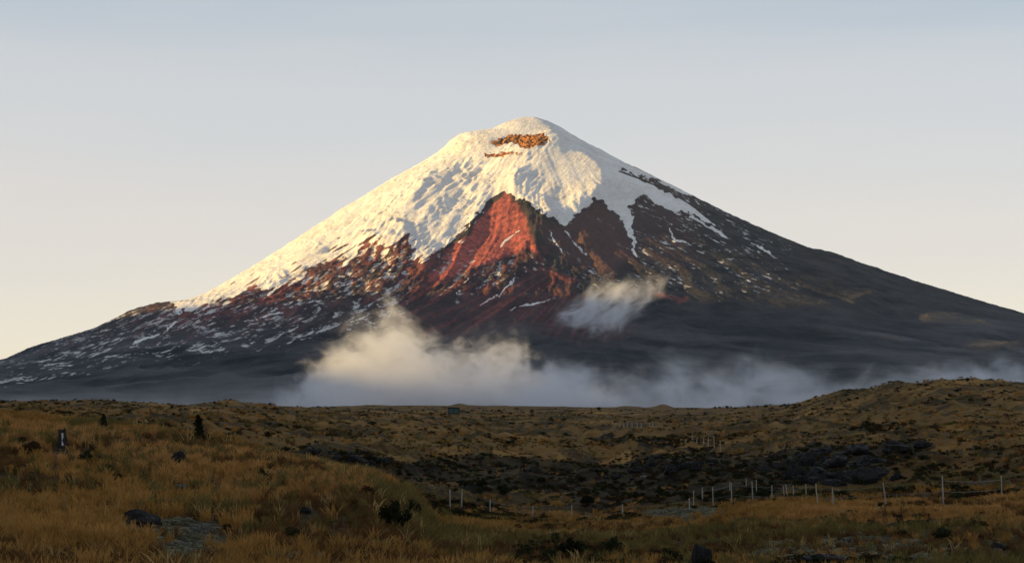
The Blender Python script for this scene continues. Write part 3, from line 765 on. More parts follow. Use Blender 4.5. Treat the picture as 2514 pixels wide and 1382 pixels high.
M_RUST = foliage_mat('rusty_grass', (0.28, 0.135, 0.044), (0.60, 0.33, 0.115), 12.0)
M_OLIVE = foliage_mat('olive_grass', (0.075, 0.060, 0.020), (0.25, 0.19, 0.065), 8.0)
M_BROWN = foliage_mat('brown_dead_grass', (0.055, 0.030, 0.013), (0.20, 0.105, 0.042), 6.0)
M_STRAW = foliage_mat('pale_straw', (0.24, 0.16, 0.06), (0.48, 0.33, 0.13), 5.0)
M_MOSS = foliage_mat('grey_green_cushion_moss', (0.070, 0.070, 0.045), (0.30, 0.29, 0.20), 0.8)
M_LEAF = foliage_mat('dark_shrub_leaves', (0.010, 0.013, 0.008), (0.036, 0.040, 0.020), 0.5)
M_LEAFG = foliage_mat('green_shrub_leaves', (0.016, 0.022, 0.010), (0.050, 0.058, 0.024), 0.5)
M_LEAFB = foliage_mat('brown_shrub_leaves', (0.026, 0.016, 0.009), (0.085, 0.052, 0.026), 0.5)
m_ = NT('shrub_wood'); M_WOOD = m_.surf(m_.mix(m_.noise(m_.pos(), 9.0), rgb(0.02, 0.015, 0.010), rgb(0.07, 0.055, 0.04)), 0.9)
def rock_mat(name, lo, hi, lich):
    m = NT(name); g = m.n('ShaderNodeNewGeometry'); tc = m.n('ShaderNodeTexCoord').outputs['Object']
    n = m.noise(tc, 2.6, 6, 0.65); n2 = m.noise(tc, 9.0, 4, 0.6)
    col = m.mix(m.rng(n, 0.35, 0.68), rgb(*lo), rgb(*hi))
    up = m.n('ShaderNodeSeparateXYZ', {0: g.outputs['Normal']}).outputs[2]
    lf = m.rng(m.math('ADD', m.math('MULTIPLY', up, 0.35), n2), 0.84, 0.95, smooth=True)
    col = m.mix(lf, col, rgb(*lich))
    b = m.n('ShaderNodeBump', {'Strength': 0.8, 'Distance': 0.12, 'Height': n2})
    return m.surf(col, 0.9, 0.15, b.outputs[0])
M_ROCK = rock_mat('dark_lava_rock', (0.006, 0.006, 0.007), (0.030, 0.028, 0.028), (0.085, 0.080, 0.076))
M_PALE = rock_mat('lichen_rock', (0.03, 0.03, 0.025), (0.11, 0.105, 0.085), (0.30, 0.30, 0.24))
m_ = NT('weathered_post'); tc_ = m_.n('ShaderNodeTexCoord').outputs['Object']
M_POST = m_.surf(m_.mix(m_.rng(m_.noise(m_.scaled(tc_, 30, 30, 2.2), 1.0, 5, 0.6), 0.3, 0.7), rgb(0.16, 0.145, 0.115), rgb(0.46, 0.425, 0.35)), 0.9)
m_ = NT('fence_wire'); M_WIRE = m_.surf(rgb(0.16, 0.15, 0.14), 0.6, 0.4, Metallic=0.6)

# ---------------------------------------------------------------- small mesh builders
def tube(v, f, pts, r0, r1, sides=6):
    b = len(v); n = len(pts)
    for i, p in enumerate(pts):
        r = r0 + (r1 - r0) * i / (n - 1)
        for k in range(sides):
            a = 2 * math.pi * k / sides
            v.append((p[0] + r * math.cos(a), p[1] + r * math.sin(a), p[2]))
    for i in range(n - 1):
        for k in range(sides):
            k2 = (k + 1) % sides
            f.append((b + i * sides + k, b + i * sides + k2, b + (i + 1) * sides + k2, b + (i + 1) * sides + k))
    f.append(tuple(b + (n - 1) * sides + k for k in range(sides)))
    f.append(tuple(b + k for k in reversed(range(sides))))

def pymesh(name, v, f, mat, smooth=False):
    me = bpy.data.meshes.new(name); me.from_pydata(v, [], f); me.update()
    if mat: me.materials.append(mat)
    if smooth: me.polygons.foreach_set('use_smooth', [True] * len(me.polygons))
    return me

def tussock_mesh(seed, mat, blades=34, w=0.024):
    r = random.Random(seed); v = []; f = []
    for i in range(blades):
        a = r.uniform(0, 2 * math.pi); lean = r.uniform(0.08, 0.95) * r.uniform(0.4, 1.0); h = r.uniform(0.5, 1.0)
        bx, by = r.gauss(0, 0.10), r.gauss(0, 0.10)
        ca, sa = math.cos(a), math.sin(a); fa = r.uniform(0, math.pi); wx_, wy_ = math.cos(fa) * w, math.sin(fa) * w
        b = len(v)
        for t in (0.0, 0.5, 0.82):
            o = lean * t * t * h; k = 1 - 0.35 * t
            cx, cy, cz = bx + ca * o, by + sa * o, h * t * (1 - 0.12 * lean * t) - 0.05
            v += [(cx - wx_ * k, cy - wy_ * k, cz), (cx + wx_ * k, cy + wy_ * k, cz)]
        o = lean * h * 1.1
        v.append((bx + ca * o, by + sa * o, h * (1 - 0.15 * lean) - 0.05))
        f += [(b, b + 1, b + 3, b + 2), (b + 2, b + 3, b + 5, b + 4), (b + 4, b + 5, b + 6)]
    return pymesh('tussock', v, f, mat)

def crown_mesh(seed, mat, leaves=900, upright=False, size=0.062, flat=1.0):
    """Leaf faces spread through lumpy clumps; unit height."""
    r = random.Random(seed); v = []; f = []
    clumps = []
    for i in range(13):
        if upright:
            t = r.uniform(0.0, 1.0); clumps.append((r.gauss(0, 0.11) * (1.1 - t), r.gauss(0, 0.11) * (1.1 - t), 0.1 + t * 0.8, (0.22 * (1.1 - 0.8 * t) + 0.03) * r.uniform(0.6, 1.2)))
        else:
            a = r.uniform(0, 2 * math.pi); q = r.uniform(0.0, 0.52)
            clumps.append((math.cos(a) * q, math.sin(a) * q, (0.22 + r.uniform(0, 0.55) * (1 - q)) * flat, r.uniform(0.13, 0.25)))
    for i in range(leaves):
        cx, cy, cz, cr = clumps[r.randrange(len(clumps))]
        while True:
            ux, uy, uz = r.uniform(-1, 1), r.uniform(-1, 1), r.uniform(-1, 1)
            if ux * ux + uy * uy + uz * uz < 1: break
        p = Vector((cx + ux * cr, cy + uy * cr, max(0.0, cz + uz * cr)))
        n = Vector((r.gauss(0, 1), r.gauss(0, 1), r.gauss(0.4, 1))).normalized()
        t = n.orthogonal().normalized(); t.rotate(Matrix.Rotation(r.uniform(0, 6.28), 3, n)); s = n.cross(t)
        L = size * r.uniform(0.6, 1.5); W = L * 0.45
        b = len(v)
        v += [tuple(p - t * L), tuple(p + s * W), tuple(p + t * L), tuple(p - s * W)]
        f.append((b, b + 1, b + 2, b + 3))
    return pymesh('crown', v, f, mat)

def stem_mesh(seed, upright=False):
    r = random.Random(seed); v = []; f = []
    for i in range(5):
        a = r.uniform(0, 6.28); q = r.uniform(0.05, 0.12) if upright else r.uniform(0.15, 0.45)
        h = r.uniform(0.6, 0.85) if upright else r.uniform(0.4, 0.6)
        tube(v, f, [(0.04 * math.cos(a), 0.04 * math.sin(a), -0.12), (q * 0.4 * math.cos(a), q * 0.4 * math.sin(a), h * 0.5), (q * math.cos(a), q * math.sin(a), h)], 0.025, 0.006, 5)
    return pymesh('stem', v, f, M_WOOD, True)

import bmesh
def rock_mesh(seed, mat, sub=3, rough=0.48, flat=0.7, angular=True):
    bm = bmesh.new(); bmesh.ops.create_icosphere(bm, subdivisions=sub, radius=1.0)
    from mathutils import noise as mn
    off = Vector((seed * 7.13, seed * 3.7, seed * 1.9))
    rr = random.Random(seed)
    cuts = [(Vector((rr.gauss(0, 1), rr.gauss(0, 1), rr.gauss(0.3, 0.8))).normalized(), rr.uniform(0.62, 0.9)) for _ in range(9)]
    for vt in bm.verts:
        p = vt.co.copy()
        q = p * (1 + rough * mn.fractal(p * 1.1 + off, 0.8, 2.0, 4))
        if angular:
            for nn, dd in cuts:
                e = q.dot(nn) - dd
                if e > 0: q -= nn * e * 0.85
        q += p * 0.10 * mn.noise(p * 5 + off) + p * 0.05 * mn.noise(p * 11 + off)
        q.z *= flat
        vt.co = q
    me = bpy.data.meshes.new('boulder'); bm.to_mesh(me); bm.free(); me.materials.append(mat)
    me.polygons.foreach_set('use_smooth', [False] * len(me.polygons))
    return me

def post_mesh(seed):
    r = random.Random(seed); v = []; f = []
    pts = [(r.gauss(0, 0.006), r.gauss(0, 0.006), z) for z in (-0.25, 0.0, 0.35, 0.7, 0.97)] + [(r.gauss(0, .01), r.gauss(0, .01), 1.0)]
    tube(v, f, pts, 0.062, 0.050, 8)
    v = [(x * (1 + 0.12 * r.gauss(0, 1)), y * (1 + 0.12 * r.gauss(0, 1)), z + (0.03 * r.gauss(0, 1) if z > 0.96 else 0)) for x, y, z in v]
    return pymesh('post', v, f, M_POST, True)

# ---------------------------------------------------------------- fences
POSTS = [post_mesh(i) for i in range(6)]
def fence(label, posts, wires=None, width=1.0):
    """posts: (px, top py, base py). The fence stands where those lines of sight meet the ground."""
    root = None; spots = []
    for i, (px, t, b) in enumerate(posts):
        x, y, z = ground_pixel(px, b)
        h = (b - t) / F_PX * y * (1.22 if px < 1600 and b > 1200 else 1.04)
        if root is None:
            root = bpy.data.objects.new('fence', None); sc.collection.objects.link(root); root.location = (x, y, z)
            tag(root, label, 'fence', 'wire fences on the moor'); org = Vector((x, y, z))
        o = link('post', POSTS[i % 6], root, Vector((x, y, z)) - org)
        o.scale = (width * rnd.uniform(0.85, 1.2) * (1 + max(0, y - 250) / 300), width * rnd.uniform(0.85, 1.2) * (1 + max(0, y - 250) / 300), h)
        lean = rnd.gauss(0, 0.035) + (-0.05 if px > 1760 else 0.0)
        o.rotation_euler = (rnd.gauss(0, 0.03), lean, 0)
        spots.append((Vector((x, y, z)) - org, h, lean)); CLEAR.append((x, y, 0.45, 7.0))
    if wires:
        for lev in wires:
            v = []; f = []
            for (p0, h0, l0), (p1, h1, l1) in zip(spots[:-1], spots[1:]):
                a = p0 + Vector((math.sin(l0) * h0 * lev, -0.07, h0 * lev)); c = p1 + Vector((math.sin(l1) * h1 * lev, -0.07, h1 * lev))
                prev = None
                for k in range(6):
                    t = k / 5.0; q = a.lerp(c, t); q.z -= 0.10 * 4 * t * (1 - t) * min(1, (c - a).length / 12)
                    ring = len(v)
                    for dx_, dz_ in ((-0.5, -0.5), (0.5, -0.5), (0, 0.7)):
                        v.append((q.x, q.y + dx_ * 0.016, q.z + dz_ * 0.016))
                    if prev is not None:
                        for s in range(3):
                            s2 = (s + 1) % 3; f.append((prev + s, prev + s2, ring + s2, ring + s))
                    prev = ring
            link('wire', pymesh('wire', v, f, M_WIRE), root)
    return root

fence('wire fence of six pale short posts crossing the hollow left of centre', [(1105, 1212, 1244), (1133, 1210, 1244), (1203, 1233, 1263), (1308, 1246, 1271), (1404, 1245, 1271), (1528, 1245, 1273), (1693, 1226, 1259)], (0.45, 0.85))
fence('wire fence of tall pale posts along the front edge of the right hand field', [(1751, 1200, 1245), (1797, 1186, 1241), (2007, 1190, 1243), (2046, 1198, 1244), (2175, 1188, 1240), (2316, 1173, 1237), (2460, 1172, 1224)], (0.45, 0.85), 0.75)
fence('crooked row of grey posts in the dark scrub right of centre', [(1703, 1208, 1242), (1725, 1200, 1230), (1792, 1184, 1212), (1832, 1178, 1202), (1848, 1184, 1228), (1857, 1180, 1206), (1895, 1195, 1229), (1926, 1195, 1225), (1934, 1192, 1228), (1949, 1193, 1224), (1979, 1190, 1217)], (0.7,), 0.8)
fence('small distant row of fence posts below the middle of the right slope', [(1671, 1078, 1088), (1684, 1078, 1088), (1699, 1076, 1091), (1711, 1078, 1092), (1727, 1079, 1096), (1738, 1073, 1096), (1753, 1075, 1102), (1769, 1085, 1112)], (0.7,))
fence('farthest tiny row of fence posts under the skyline right of centre', [(1506, 1040, 1051), (1512, 1040, 1051), (1521, 1041, 1051), (1531.5, 1040, 1052), (1539.5, 1039, 1051), (1551.5, 1039, 1051), (1565, 1039, 1052), (1574.5, 1038, 1052), (1595, 1039, 1050), (1602, 1040, 1049)], (0.7,))

# ---------------------------------------------------------------- shrubs
CROWN = {('low', 0): crown_mesh(1, M_LEAF), ('low', 1): crown_mesh(2, M_LEAF), ('low', 2): crown_mesh(3, M_LEAFG), ('low', 3): crown_mesh(4, M_LEAFB), ('up', 0): crown_mesh(5, M_LEAF, 1100, True, 0.05), ('up', 1): crown_mesh(6, M_LEAFG, 1100, True, 0.05)}
STEM = {'low': [stem_mesh(11), stem_mesh(12)], 'up': [stem_mesh(13, True)]}
def shrub(label, px, py, hpx, kind='low', var=0, wide=1.0, group=None, depth=None):
    x, y, z = ground_pixel(px, py)
    h = hpx / F_PX * y
    root = bpy.data.objects.new('shrub', None); sc.collection.objects.link(root); root.location = (x, y, z)
    root.rotation_euler = (0, 0, rnd.uniform(0, 6.28))
    tag(root, label, 'shrub', group)
    c = link('crown', CROWN[(kind, var)], root); s = link('stem', STEM[kind][var % len(STEM[kind])], root)
    for o in (c, s): o.scale = (h * wide, h * wide, h)
    return root
shrub('narrow dark upright shrub on the golden hill crest at far left', 254, 1062, 50, 'up', 0, 0.75)
shrub('taller dark upright shrub on the hill crest, second from left', 487, 1090, 78, 'up', 0, 0.66)
shrub('small dark tuft beside the taller upright shrub on the crest', 510, 1092, 28, 'low', 0, 0.8)
shrub('large black bush on the end of the golden hill', 967, 1312, 100, 'low', 0, 0.72)
shrub('dark bush just right of the large black bush', 1012, 1276, 66, 'low', 1, 0.6)
shrub('brown bush above left of the large black bush', 905, 1230, 48, 'low', 3, 0.9)
shrub('wide dark low bush in the golden grass of the near slope', 716, 1330, 48, 'low', 1, 1.35)
shrub('brown shrub patch on the hill at the far left edge', 72, 1120, 46, 'low', 3, 1.1)
shrub('dark green shrub in the middle of the left slope', 215, 1140, 40, 'low', 2, 0.9)
shrub('dark green shrub on the slope below the twin crest shrubs', 645, 1190, 44, 'low', 2, 0.8)
shrub('black round bush at the bottom edge, centre', 1402, 1374, 66, 'low', 0, 0.75)
shrub('green bush at the bottom, right of the black round bush', 1505, 1362, 52, 'low', 2, 0.95)
shrub('spreading dark bush in front of the left fence posts', 1262, 1308, 28, 'low', 3, 1.7)
shrub('dark bush right of the spreading bush, before the fence', 1345, 1300, 22, 'low', 1, 1.2)
shrub('dark bush below the third short fence post from the right', 1392, 1298, 20, 'low', 0, 1.3)
shrub('broad black bush in the right hand foreground', 2312, 1334, 48, 'low', 0, 1.15)
shrub('small dark bush left of the broad black bush', 2215, 1318, 24, 'low', 1, 1.2)
shrub('dark shrub alone on the right hill top against the mist', 2376, 938, 13, 'low', 0, 0.8)
shrub('dark shrub at the foot of the tall fence post on the right', 2190, 1228, 16, 'low', 2, 1.5)
shrub('small dark bush in the rust coloured field at far right', 2446, 1226, 14, 'low', 1, 1.4)
shrub('tiny bush on the skyline left of the rounded mound', 422, 1003, 9, 'low', 0, 0.8)
shrub('tiny dark bush on the skyline right of the mist bank', 1470, 1006, 9, 'low', 0, 1.3)
ORD = ('first', 'second', 'third', 'fourth', 'fifth', 'sixth', 'seventh', 'eighth', 'ninth', 'tenth')
for i, (px, py, h) in enumerate(((1700, 1002, 6), (1756, 1000, 7), (1766, 1000, 6), (1784, 999, 8), (1838, 998, 7), (1860, 997, 6), (1880, 996, 7), (1925, 994, 7), (1952, 994, 6), (1962, 995, 8))):
    shrub(ORD[i] + ' tiny bush from the left in the row on the right skyline', px, py + 3, h, 'low', rnd.randrange(2), 1.3, 'bushes along the right skyline')
for label, px, py, h, v, w in (
    ('low dark bush just behind the end of the golden hill', 860, 1196, 20, 1, 1.3), ('dark bush in the scrub above the second short fence post', 1140, 1196, 18, 0, 1.4), ('black bush above the third short fence post', 1185, 1200, 24, 0, 1.2),
    ('green bush above and left of the fourth short fence post', 1240, 1212, 20, 2, 1.5), ('flat dark bush high above the fourth short fence post', 1330, 1186, 16, 0, 1.6), ('brown bush above the fifth short fence post', 1425, 1182, 20, 3, 1.3),
    ('large black bush right behind the fifth short fence post', 1445, 1240, 30, 0, 1.2), ('green bush behind the sixth short fence post', 1560, 1226, 20, 2, 1.5), ('green bush between the short posts and the crooked row', 1620, 1212, 20, 2, 1.5),
    ('tall green bush among the crooked row of posts, at its left', 1762, 1232, 30, 2, 1.2), ('green bush among the crooked row of posts, at its middle', 1820, 1226, 26, 2, 1.4), ('narrow green bush among the crooked row of posts, right of middle', 1872, 1222, 28, 2, 1.1),
    ('green bush at the right end of the crooked row of posts', 1960, 1228, 22, 2, 1.5), ('wide green bush between the two widest spaced tall posts', 2090, 1234, 20, 2, 1.7), ('brown bush left of the single tall post in the right field', 2130, 1236, 16, 3, 1.5),
    ('small dark bush left of the black rock ledge', 700, 1112, 12, 1, 1.3), ('black bush growing on the left of the black rock ledge', 830, 1120, 14, 0, 1.6), ('black bush growing on the right of the black rock ledge', 905, 1132, 14, 0, 1.7),
    ('dark bush in the middle ground below the teal signboard', 1130, 1150, 14, 0, 1.6), ('flat green bush in the middle ground right of the signboard', 1290, 1138, 10, 2, 1.8), ('green bush among the broken dark rocks at the middle', 1660, 1150, 14, 2, 1.5),
    ('dark bush behind the crest between the two upright shrubs, left', 330, 1058, 12, 0, 1.5), ('dark bush behind the crest between the two upright shrubs, right', 390, 1066, 12, 0, 1.6), ('small bush close right of the narrow upright shrub', 300, 1046, 10, 1, 1.3),
    ('dark bush on the stony slope at the right edge', 2430, 1150, 14, 1, 1.6), ('green bush on the stony slope right of the lava outcrop', 2290, 1150, 16, 2, 1.5)):
    shrub(label, px, py, h, 'low', v, w, 'low bushes of the middle ground')

# ---------------------------------------------------------------- rocks
ROCKS = [rock_mesh(i, M_ROCK) for i in range(1, 5)]; PALES = [rock_mesh(i, M_PALE, flat=0.5) for i in range(5, 8)]
def boulder(label, px, py, wpx, hpx, pale=False, var=0, group=None, turn=None, deep=0.8):
    x, y, z = ground_pixel(px, py)
    k = y / F_PX; w = wpx * k / 2; h = hpx * k
    CLEAR.append((x, y, w * 1.05, 3.0 + 2.5 * h))
    me = (PALES if pale else ROCKS)[var % (3 if pale else 4)]
    fl = 0.5 if pale else 0.7
    o = link('boulder', me, None, (x, y + w * deep * 0.6, z + h * 0.34))
    o.scale = (w, w * deep, h * 0.72 / fl); o.rotation_euler = (0, 0, rnd.uniform(0, 6.28) if turn is None else turn)
    return tag(o, label, 'rock', group)
boulder('dark rounded boulder lying in the golden grass of the left hill', 439, 1136, 38, 28, False, 0)
boulder('dark rock slab with pale lichen rim on the lower left slope', 350, 1300, 110, 40, False, 1, turn=0.2)
boulder('pale lichen covered rock right of the dark slab, lower left', 490, 1312, 70, 30, True, 0)
boulder('pale stone half buried in the grass of the left hill', 448, 1202, 46, 14, True, 1)
boulder('pale lichen rock at the bottom edge, left of centre', 690, 1384, 130, 20, True, 2)
boulder('smaller pale rock at the bottom edge beside the long pale rock', 790, 1383, 50, 14, True, 0)
boulder('dark smooth rounded rock at the bottom edge, right of centre', 1722, 1392, 46, 54, False, 2)
boulder('dark rock among the stones at bottom right', 2020, 1386, 120, 24, False, 3)
boulder('white stone at the bottom edge right of centre', 1948, 1384, 34, 10, True, 1)
boulder('dark flat rock above the broad black bush at right', 2290, 1288, 44, 12, False, 1)
boulder('grey stone beside the small dark bush at lower right', 2340, 1352, 36, 18, False, 0)
boulder('flat dark rock left of the broken stones at lower right', 2195, 1300, 40, 14, False, 3)
boulder('pale stone by the foot of the tall fence posts', 1757, 1264, 12, 9, True, 0)
boulder('pale stone in the rust coloured grass near the tall posts', 1828, 1280, 18, 8, True, 2)
boulder('small white stone in the scrub above the left fence', 1566, 1217, 9, 7, True, 1)
boulder('small dark stone in the grass left of the dark slab', 262, 1252, 30, 16, False, 2)
boulder('pale stone showing through the grass at the lower left edge', 92, 1332, 34, 14, True, 1)
boulder('dark stone in the grass between the stump and the boulder', 290, 1180, 26, 16, False, 3)
boulder('pale flat stone in front of the pale lichen covered rock', 440, 1346, 60, 16, True, 2)
boulder('dark stone on the slope above the wide dark low bush', 748, 1262, 40, 16, False, 1)
boulder('grey stone in the near field below the rust coloured grass', 2080, 1330, 30, 12, True, 0)
boulder('dark stone at the bottom right corner', 2452, 1352, 50, 20, False, 2)
for px, py, w in ((345, 1318, 20), (392, 1326, 26), (420, 1306, 18), (452, 1332, 22), (500, 1338, 24), (470, 1358, 30), (380, 1352, 20), (530, 1322, 18), (412, 1368, 26), (548, 1352, 16)):
    boulder('small pale stone in the bare stony patch at lower left', px, py, w, w * 0.42, True, rnd.randrange(3), 'stones of the bare patch')
# the lava outcrop in the hollow on the right: each block a piece of it
def outcrop(label, name, blocks):
    root = None
    more = []
    for (px, py, w, h, v, pale) in blocks:
        if not pale:
            more += [(px + rnd.uniform(-0.55, 0.55) * w, py + rnd.uniform(-0.3, 0.25) * h, w * rnd.uniform(0.22, 0.42), h * rnd.uniform(0.35, 0.6), rnd.randrange(4), 0) for _ in range(3)]
    blocks = [(px, py, w * 0.62, h * 0.8, v, pale) for (px, py, w, h, v, pale) in blocks] + more
    for i, (px, py, w, h, v, pale) in enumerate(blocks):
        x, y, z = ground_pixel(px, py); k = y / F_PX
        if root is None:
            root = bpy.data.objects.new(name, None); sc.collection.objects.link(root); root.location = (x, y, z); org = Vector((x, y, z)); tag(root, label, 'rock')
        o = link('rock_block', (PALES if pale else ROCKS)[v % (3 if pale else 4)], root, Vector((x, y, z)) - org + Vector((0, w * k * 0.25, h * k * 0.15)))
        o.scale = (w * k / 2, w * k * 0.4, h * k * 0.75 / (0.5 if pale else 0.7)); o.rotation_euler = (rnd.gauss(0, 0.1), rnd.gauss(0, 0.12), rnd.uniform(0, 6.28))
outcrop('long black lava outcrop with grey edges in the hollow on the right', 'rock_outcrop',
    [(2010, 1180, 150, 50, 0, 0), (2110, 1184, 170, 44, 1, 0), (1950, 1172, 90, 46, 2, 0), (2168, 1172, 90, 34, 3, 0), (2060, 1146, 130, 34, 3, 0), (1985, 1140, 90, 34, 1, 0), (2130, 1140, 120, 30, 2, 0), (2020, 1118, 120, 26, 0, 0), (2110, 1112, 140, 24, 3, 0), (2210, 1108, 120, 24, 1, 0), (2270, 1100, 90, 18, 2, 0),
     (2040, 1140, 60, 18, 0, 1), (1960, 1160, 34, 12, 1, 1), (2080, 1150, 30, 10, 2, 1), (2140, 1168, 60, 12, 1, 1), (1940, 1130, 26, 14, 0, 1), (1905, 1150, 60, 20, 0, 0), (1870, 1160, 50, 18, 1, 0)])
outcrop('broken dark rocks in the scrub at the middle, below the small fence', 'rock_outcrop',
    [(1600, 1150, 70, 24, 1, 0), (1650, 1160, 90, 26, 2, 0), (1560, 1160, 60, 20, 3, 0), (1700, 1146, 70, 22, 0, 0), (1640, 1136, 40, 12, 0, 1), (1610, 1128, 50, 16, 2, 0), (1690, 1128, 34, 10, 1, 1), (1750, 1140, 50, 16, 1, 0), (1580, 1178, 50, 12, 2, 1), (1520, 1176, 60, 16, 0, 0), (1660, 1180, 40, 10, 1, 0), (1470, 1160, 50, 12, 3, 0)])
outcrop('black rock ledge behind the right end of the golden hill', 'rock_outcrop',
    [(770, 1114, 60, 18, 1, 0), (820, 1124, 80, 22, 0, 0), (880, 1134, 80, 20, 3, 0), (940, 1138, 60, 16, 2, 0), (760, 1108, 22, 10, 0, 1), (895, 1118, 40, 10, 1, 0)])

# ---------------------------------------------------------------- stump and signboard
def stump():
    x, y, z = ground_pixel(152, 1100); k = y / F_PX; CLEAR.append((x, y, 0.5, 4.0))
    root = bpy.data.objects.new('tree_stump', None); sc.collection.objects.link(root); root.location = (x, y, z)
    tag(root, 'dark broken stump with a pale split face in the golden grass at far left', 'stump')
    h = 38 * k; r = 12 * k
    v = []; f = []; rr = random.Random(3); S = 14
    for j, t in enumerate((-0.2, 0.15, 0.5, 0.8, 1.0)):
        for i in range(S):
            a = 2 * math.pi * i / S; q = r * (1.15 - 0.35 * t) * (1 + 0.10 * rr.gauss(0, 1))
            top = (0.22 * math.sin(a * 2.3 + 1) + 0.10 * rr.gauss(0, 1)) * h * (1 if t == 1.0 else 0)
            v.append((q * math.cos(a), q * math.sin(a), t * h + top))
    for j in range(4):
        for i in range(S):
            i2 = (i + 1) % S; f.append((j * S + i, j * S + i2, (j + 1) * S + i2, (j + 1) * S + i))
    f.append(tuple(4 * S + i for i in range(S)))
    m = NT('charred_bark'); tc = m.n('ShaderNodeTexCoord').outputs['Object']
    bark = m.surf(m.mix(m.noise(m.scaled(tc, 9, 9, 2), 1.0, 4), rgb(0.010, 0.009, 0.010), rgb(0.05, 0.042, 0.040)), 0.95)
    link('bark', pymesh('bark', v, f, bark), root)
    v = []; f = []
    for j in range(6):
        t = j / 5.0; w = r * (0.26 - 0.10 * t) * (1 + 0.2 * rr.gauss(0, 1)); cx = r * (0.42 - 0.22 * t); cz = h * (0.18 + 0.80 * t); yy = -r * (1.08 - 0.32 * t)
        v += [(cx - w, yy, cz), (cx + w, yy + 0.03, cz), (cx + w * 0.8, yy + 0.14, cz), (cx - w * 0.8, yy + 0.12, cz)]
    for j in range(5):
        for i in range(4):
            i2 = (i + 1) % 4; f.append((j * 4 + i, j * 4 + i2, j * 4 + 4 + i2, j * 4 + 4 + i))
    f += [(3, 2, 1, 0), (20, 21, 22, 23)]
    m = NT('bare_wood'); tc = m.n('ShaderNodeTexCoord').outputs['Object']
    o = link('split_face', pymesh('split_face', v, f, m.surf(m.mix(m.noise(m.scaled(tc, 20, 20, 3), 1.0, 4), rgb(0.30, 0.29, 0.29), rgb(0.60, 0.58, 0.58)), 0.9)), root)
    o['label'] = 'pale bare wood of the split'
stump()

def box_mesh(name, x0, x1, y0, y1, z0, z1, mat, bev=0.02):
    bm = bmesh.new(); bmesh.ops.create_cube(bm, size=1.0)
    for q in bm.verts: q.co = Vector(((x0 + x1) / 2 + q.co.x * (x1 - x0), (y0 + y1) / 2 + q.co.y * (y1 - y0), (z0 + z1) / 2 + q.co.z * (z1 - z0)))
    bmesh.ops.bevel(bm, geom=bm.edges[:], offset=bev, segments=1, affect='EDGES')
    me = bpy.data.meshes.new(name); bm.to_mesh(me); bm.free(); me.materials.append(mat); return me
def signboard():
    x, y, z = ground_pixel(1114, 1018); k = y / F_PX
    root = bpy.data.objects.new('signboard', None); sc.collection.objects.link(root); root.location = (x, y, z)
    tag(root, 'teal signboard on short legs below the skyline at the centre', 'sign')
    W = 14 * k; z0, z1 = 3.5 * k, 16 * k
    m = NT('teal_paint'); tc = m.n('ShaderNodeTexCoord').outputs['Object']
    teal = m.surf(m.mix(m.noise(tc, 0.8, 4), rgb(0.028, 0.062, 0.062), rgb(0.050, 0.10, 0.10)), 0.6, 0.3)
    m = NT('dark_sign_frame'); dark = m.surf(m.mix(m.noise(m.pos(), 0.7), rgb(0.012, 0.016, 0.015), rgb(0.03, 0.035, 0.032)), 0.7)
    link('panel', box_mesh('panel', -W, W, -0.04, 0.04, z0, z1, teal), root)
    link('top_rail', box_mesh('top_rail', -W - 0.06, W + 0.06, -0.30, 0.30, z1 - 0.5 * k, z1 + 2.2 * k, dark), root)
    link('bottom_rail', box_mesh('bottom_rail', -W - 0.05, W + 0.05, -0.10, 0.10, z0 - 1.0 * k, z0 + 0.4 * k, dark), root)
    for sx in (-1, 0, 1):
        link('leg', box_mesh('leg', sx * W * 0.86 - 0.09, sx * W * 0.86 + 0.09, -0.28, -0.10, -0.4, z1 - 0.6 * k, dark), root)
    # hedge-like dark end strip seen at its right edge
    link('side_panel', box_mesh('side_panel', W, W + 0.10, -0.06, 0.9, z0, z1 - 0.6 * k, dark), root)
signboard()

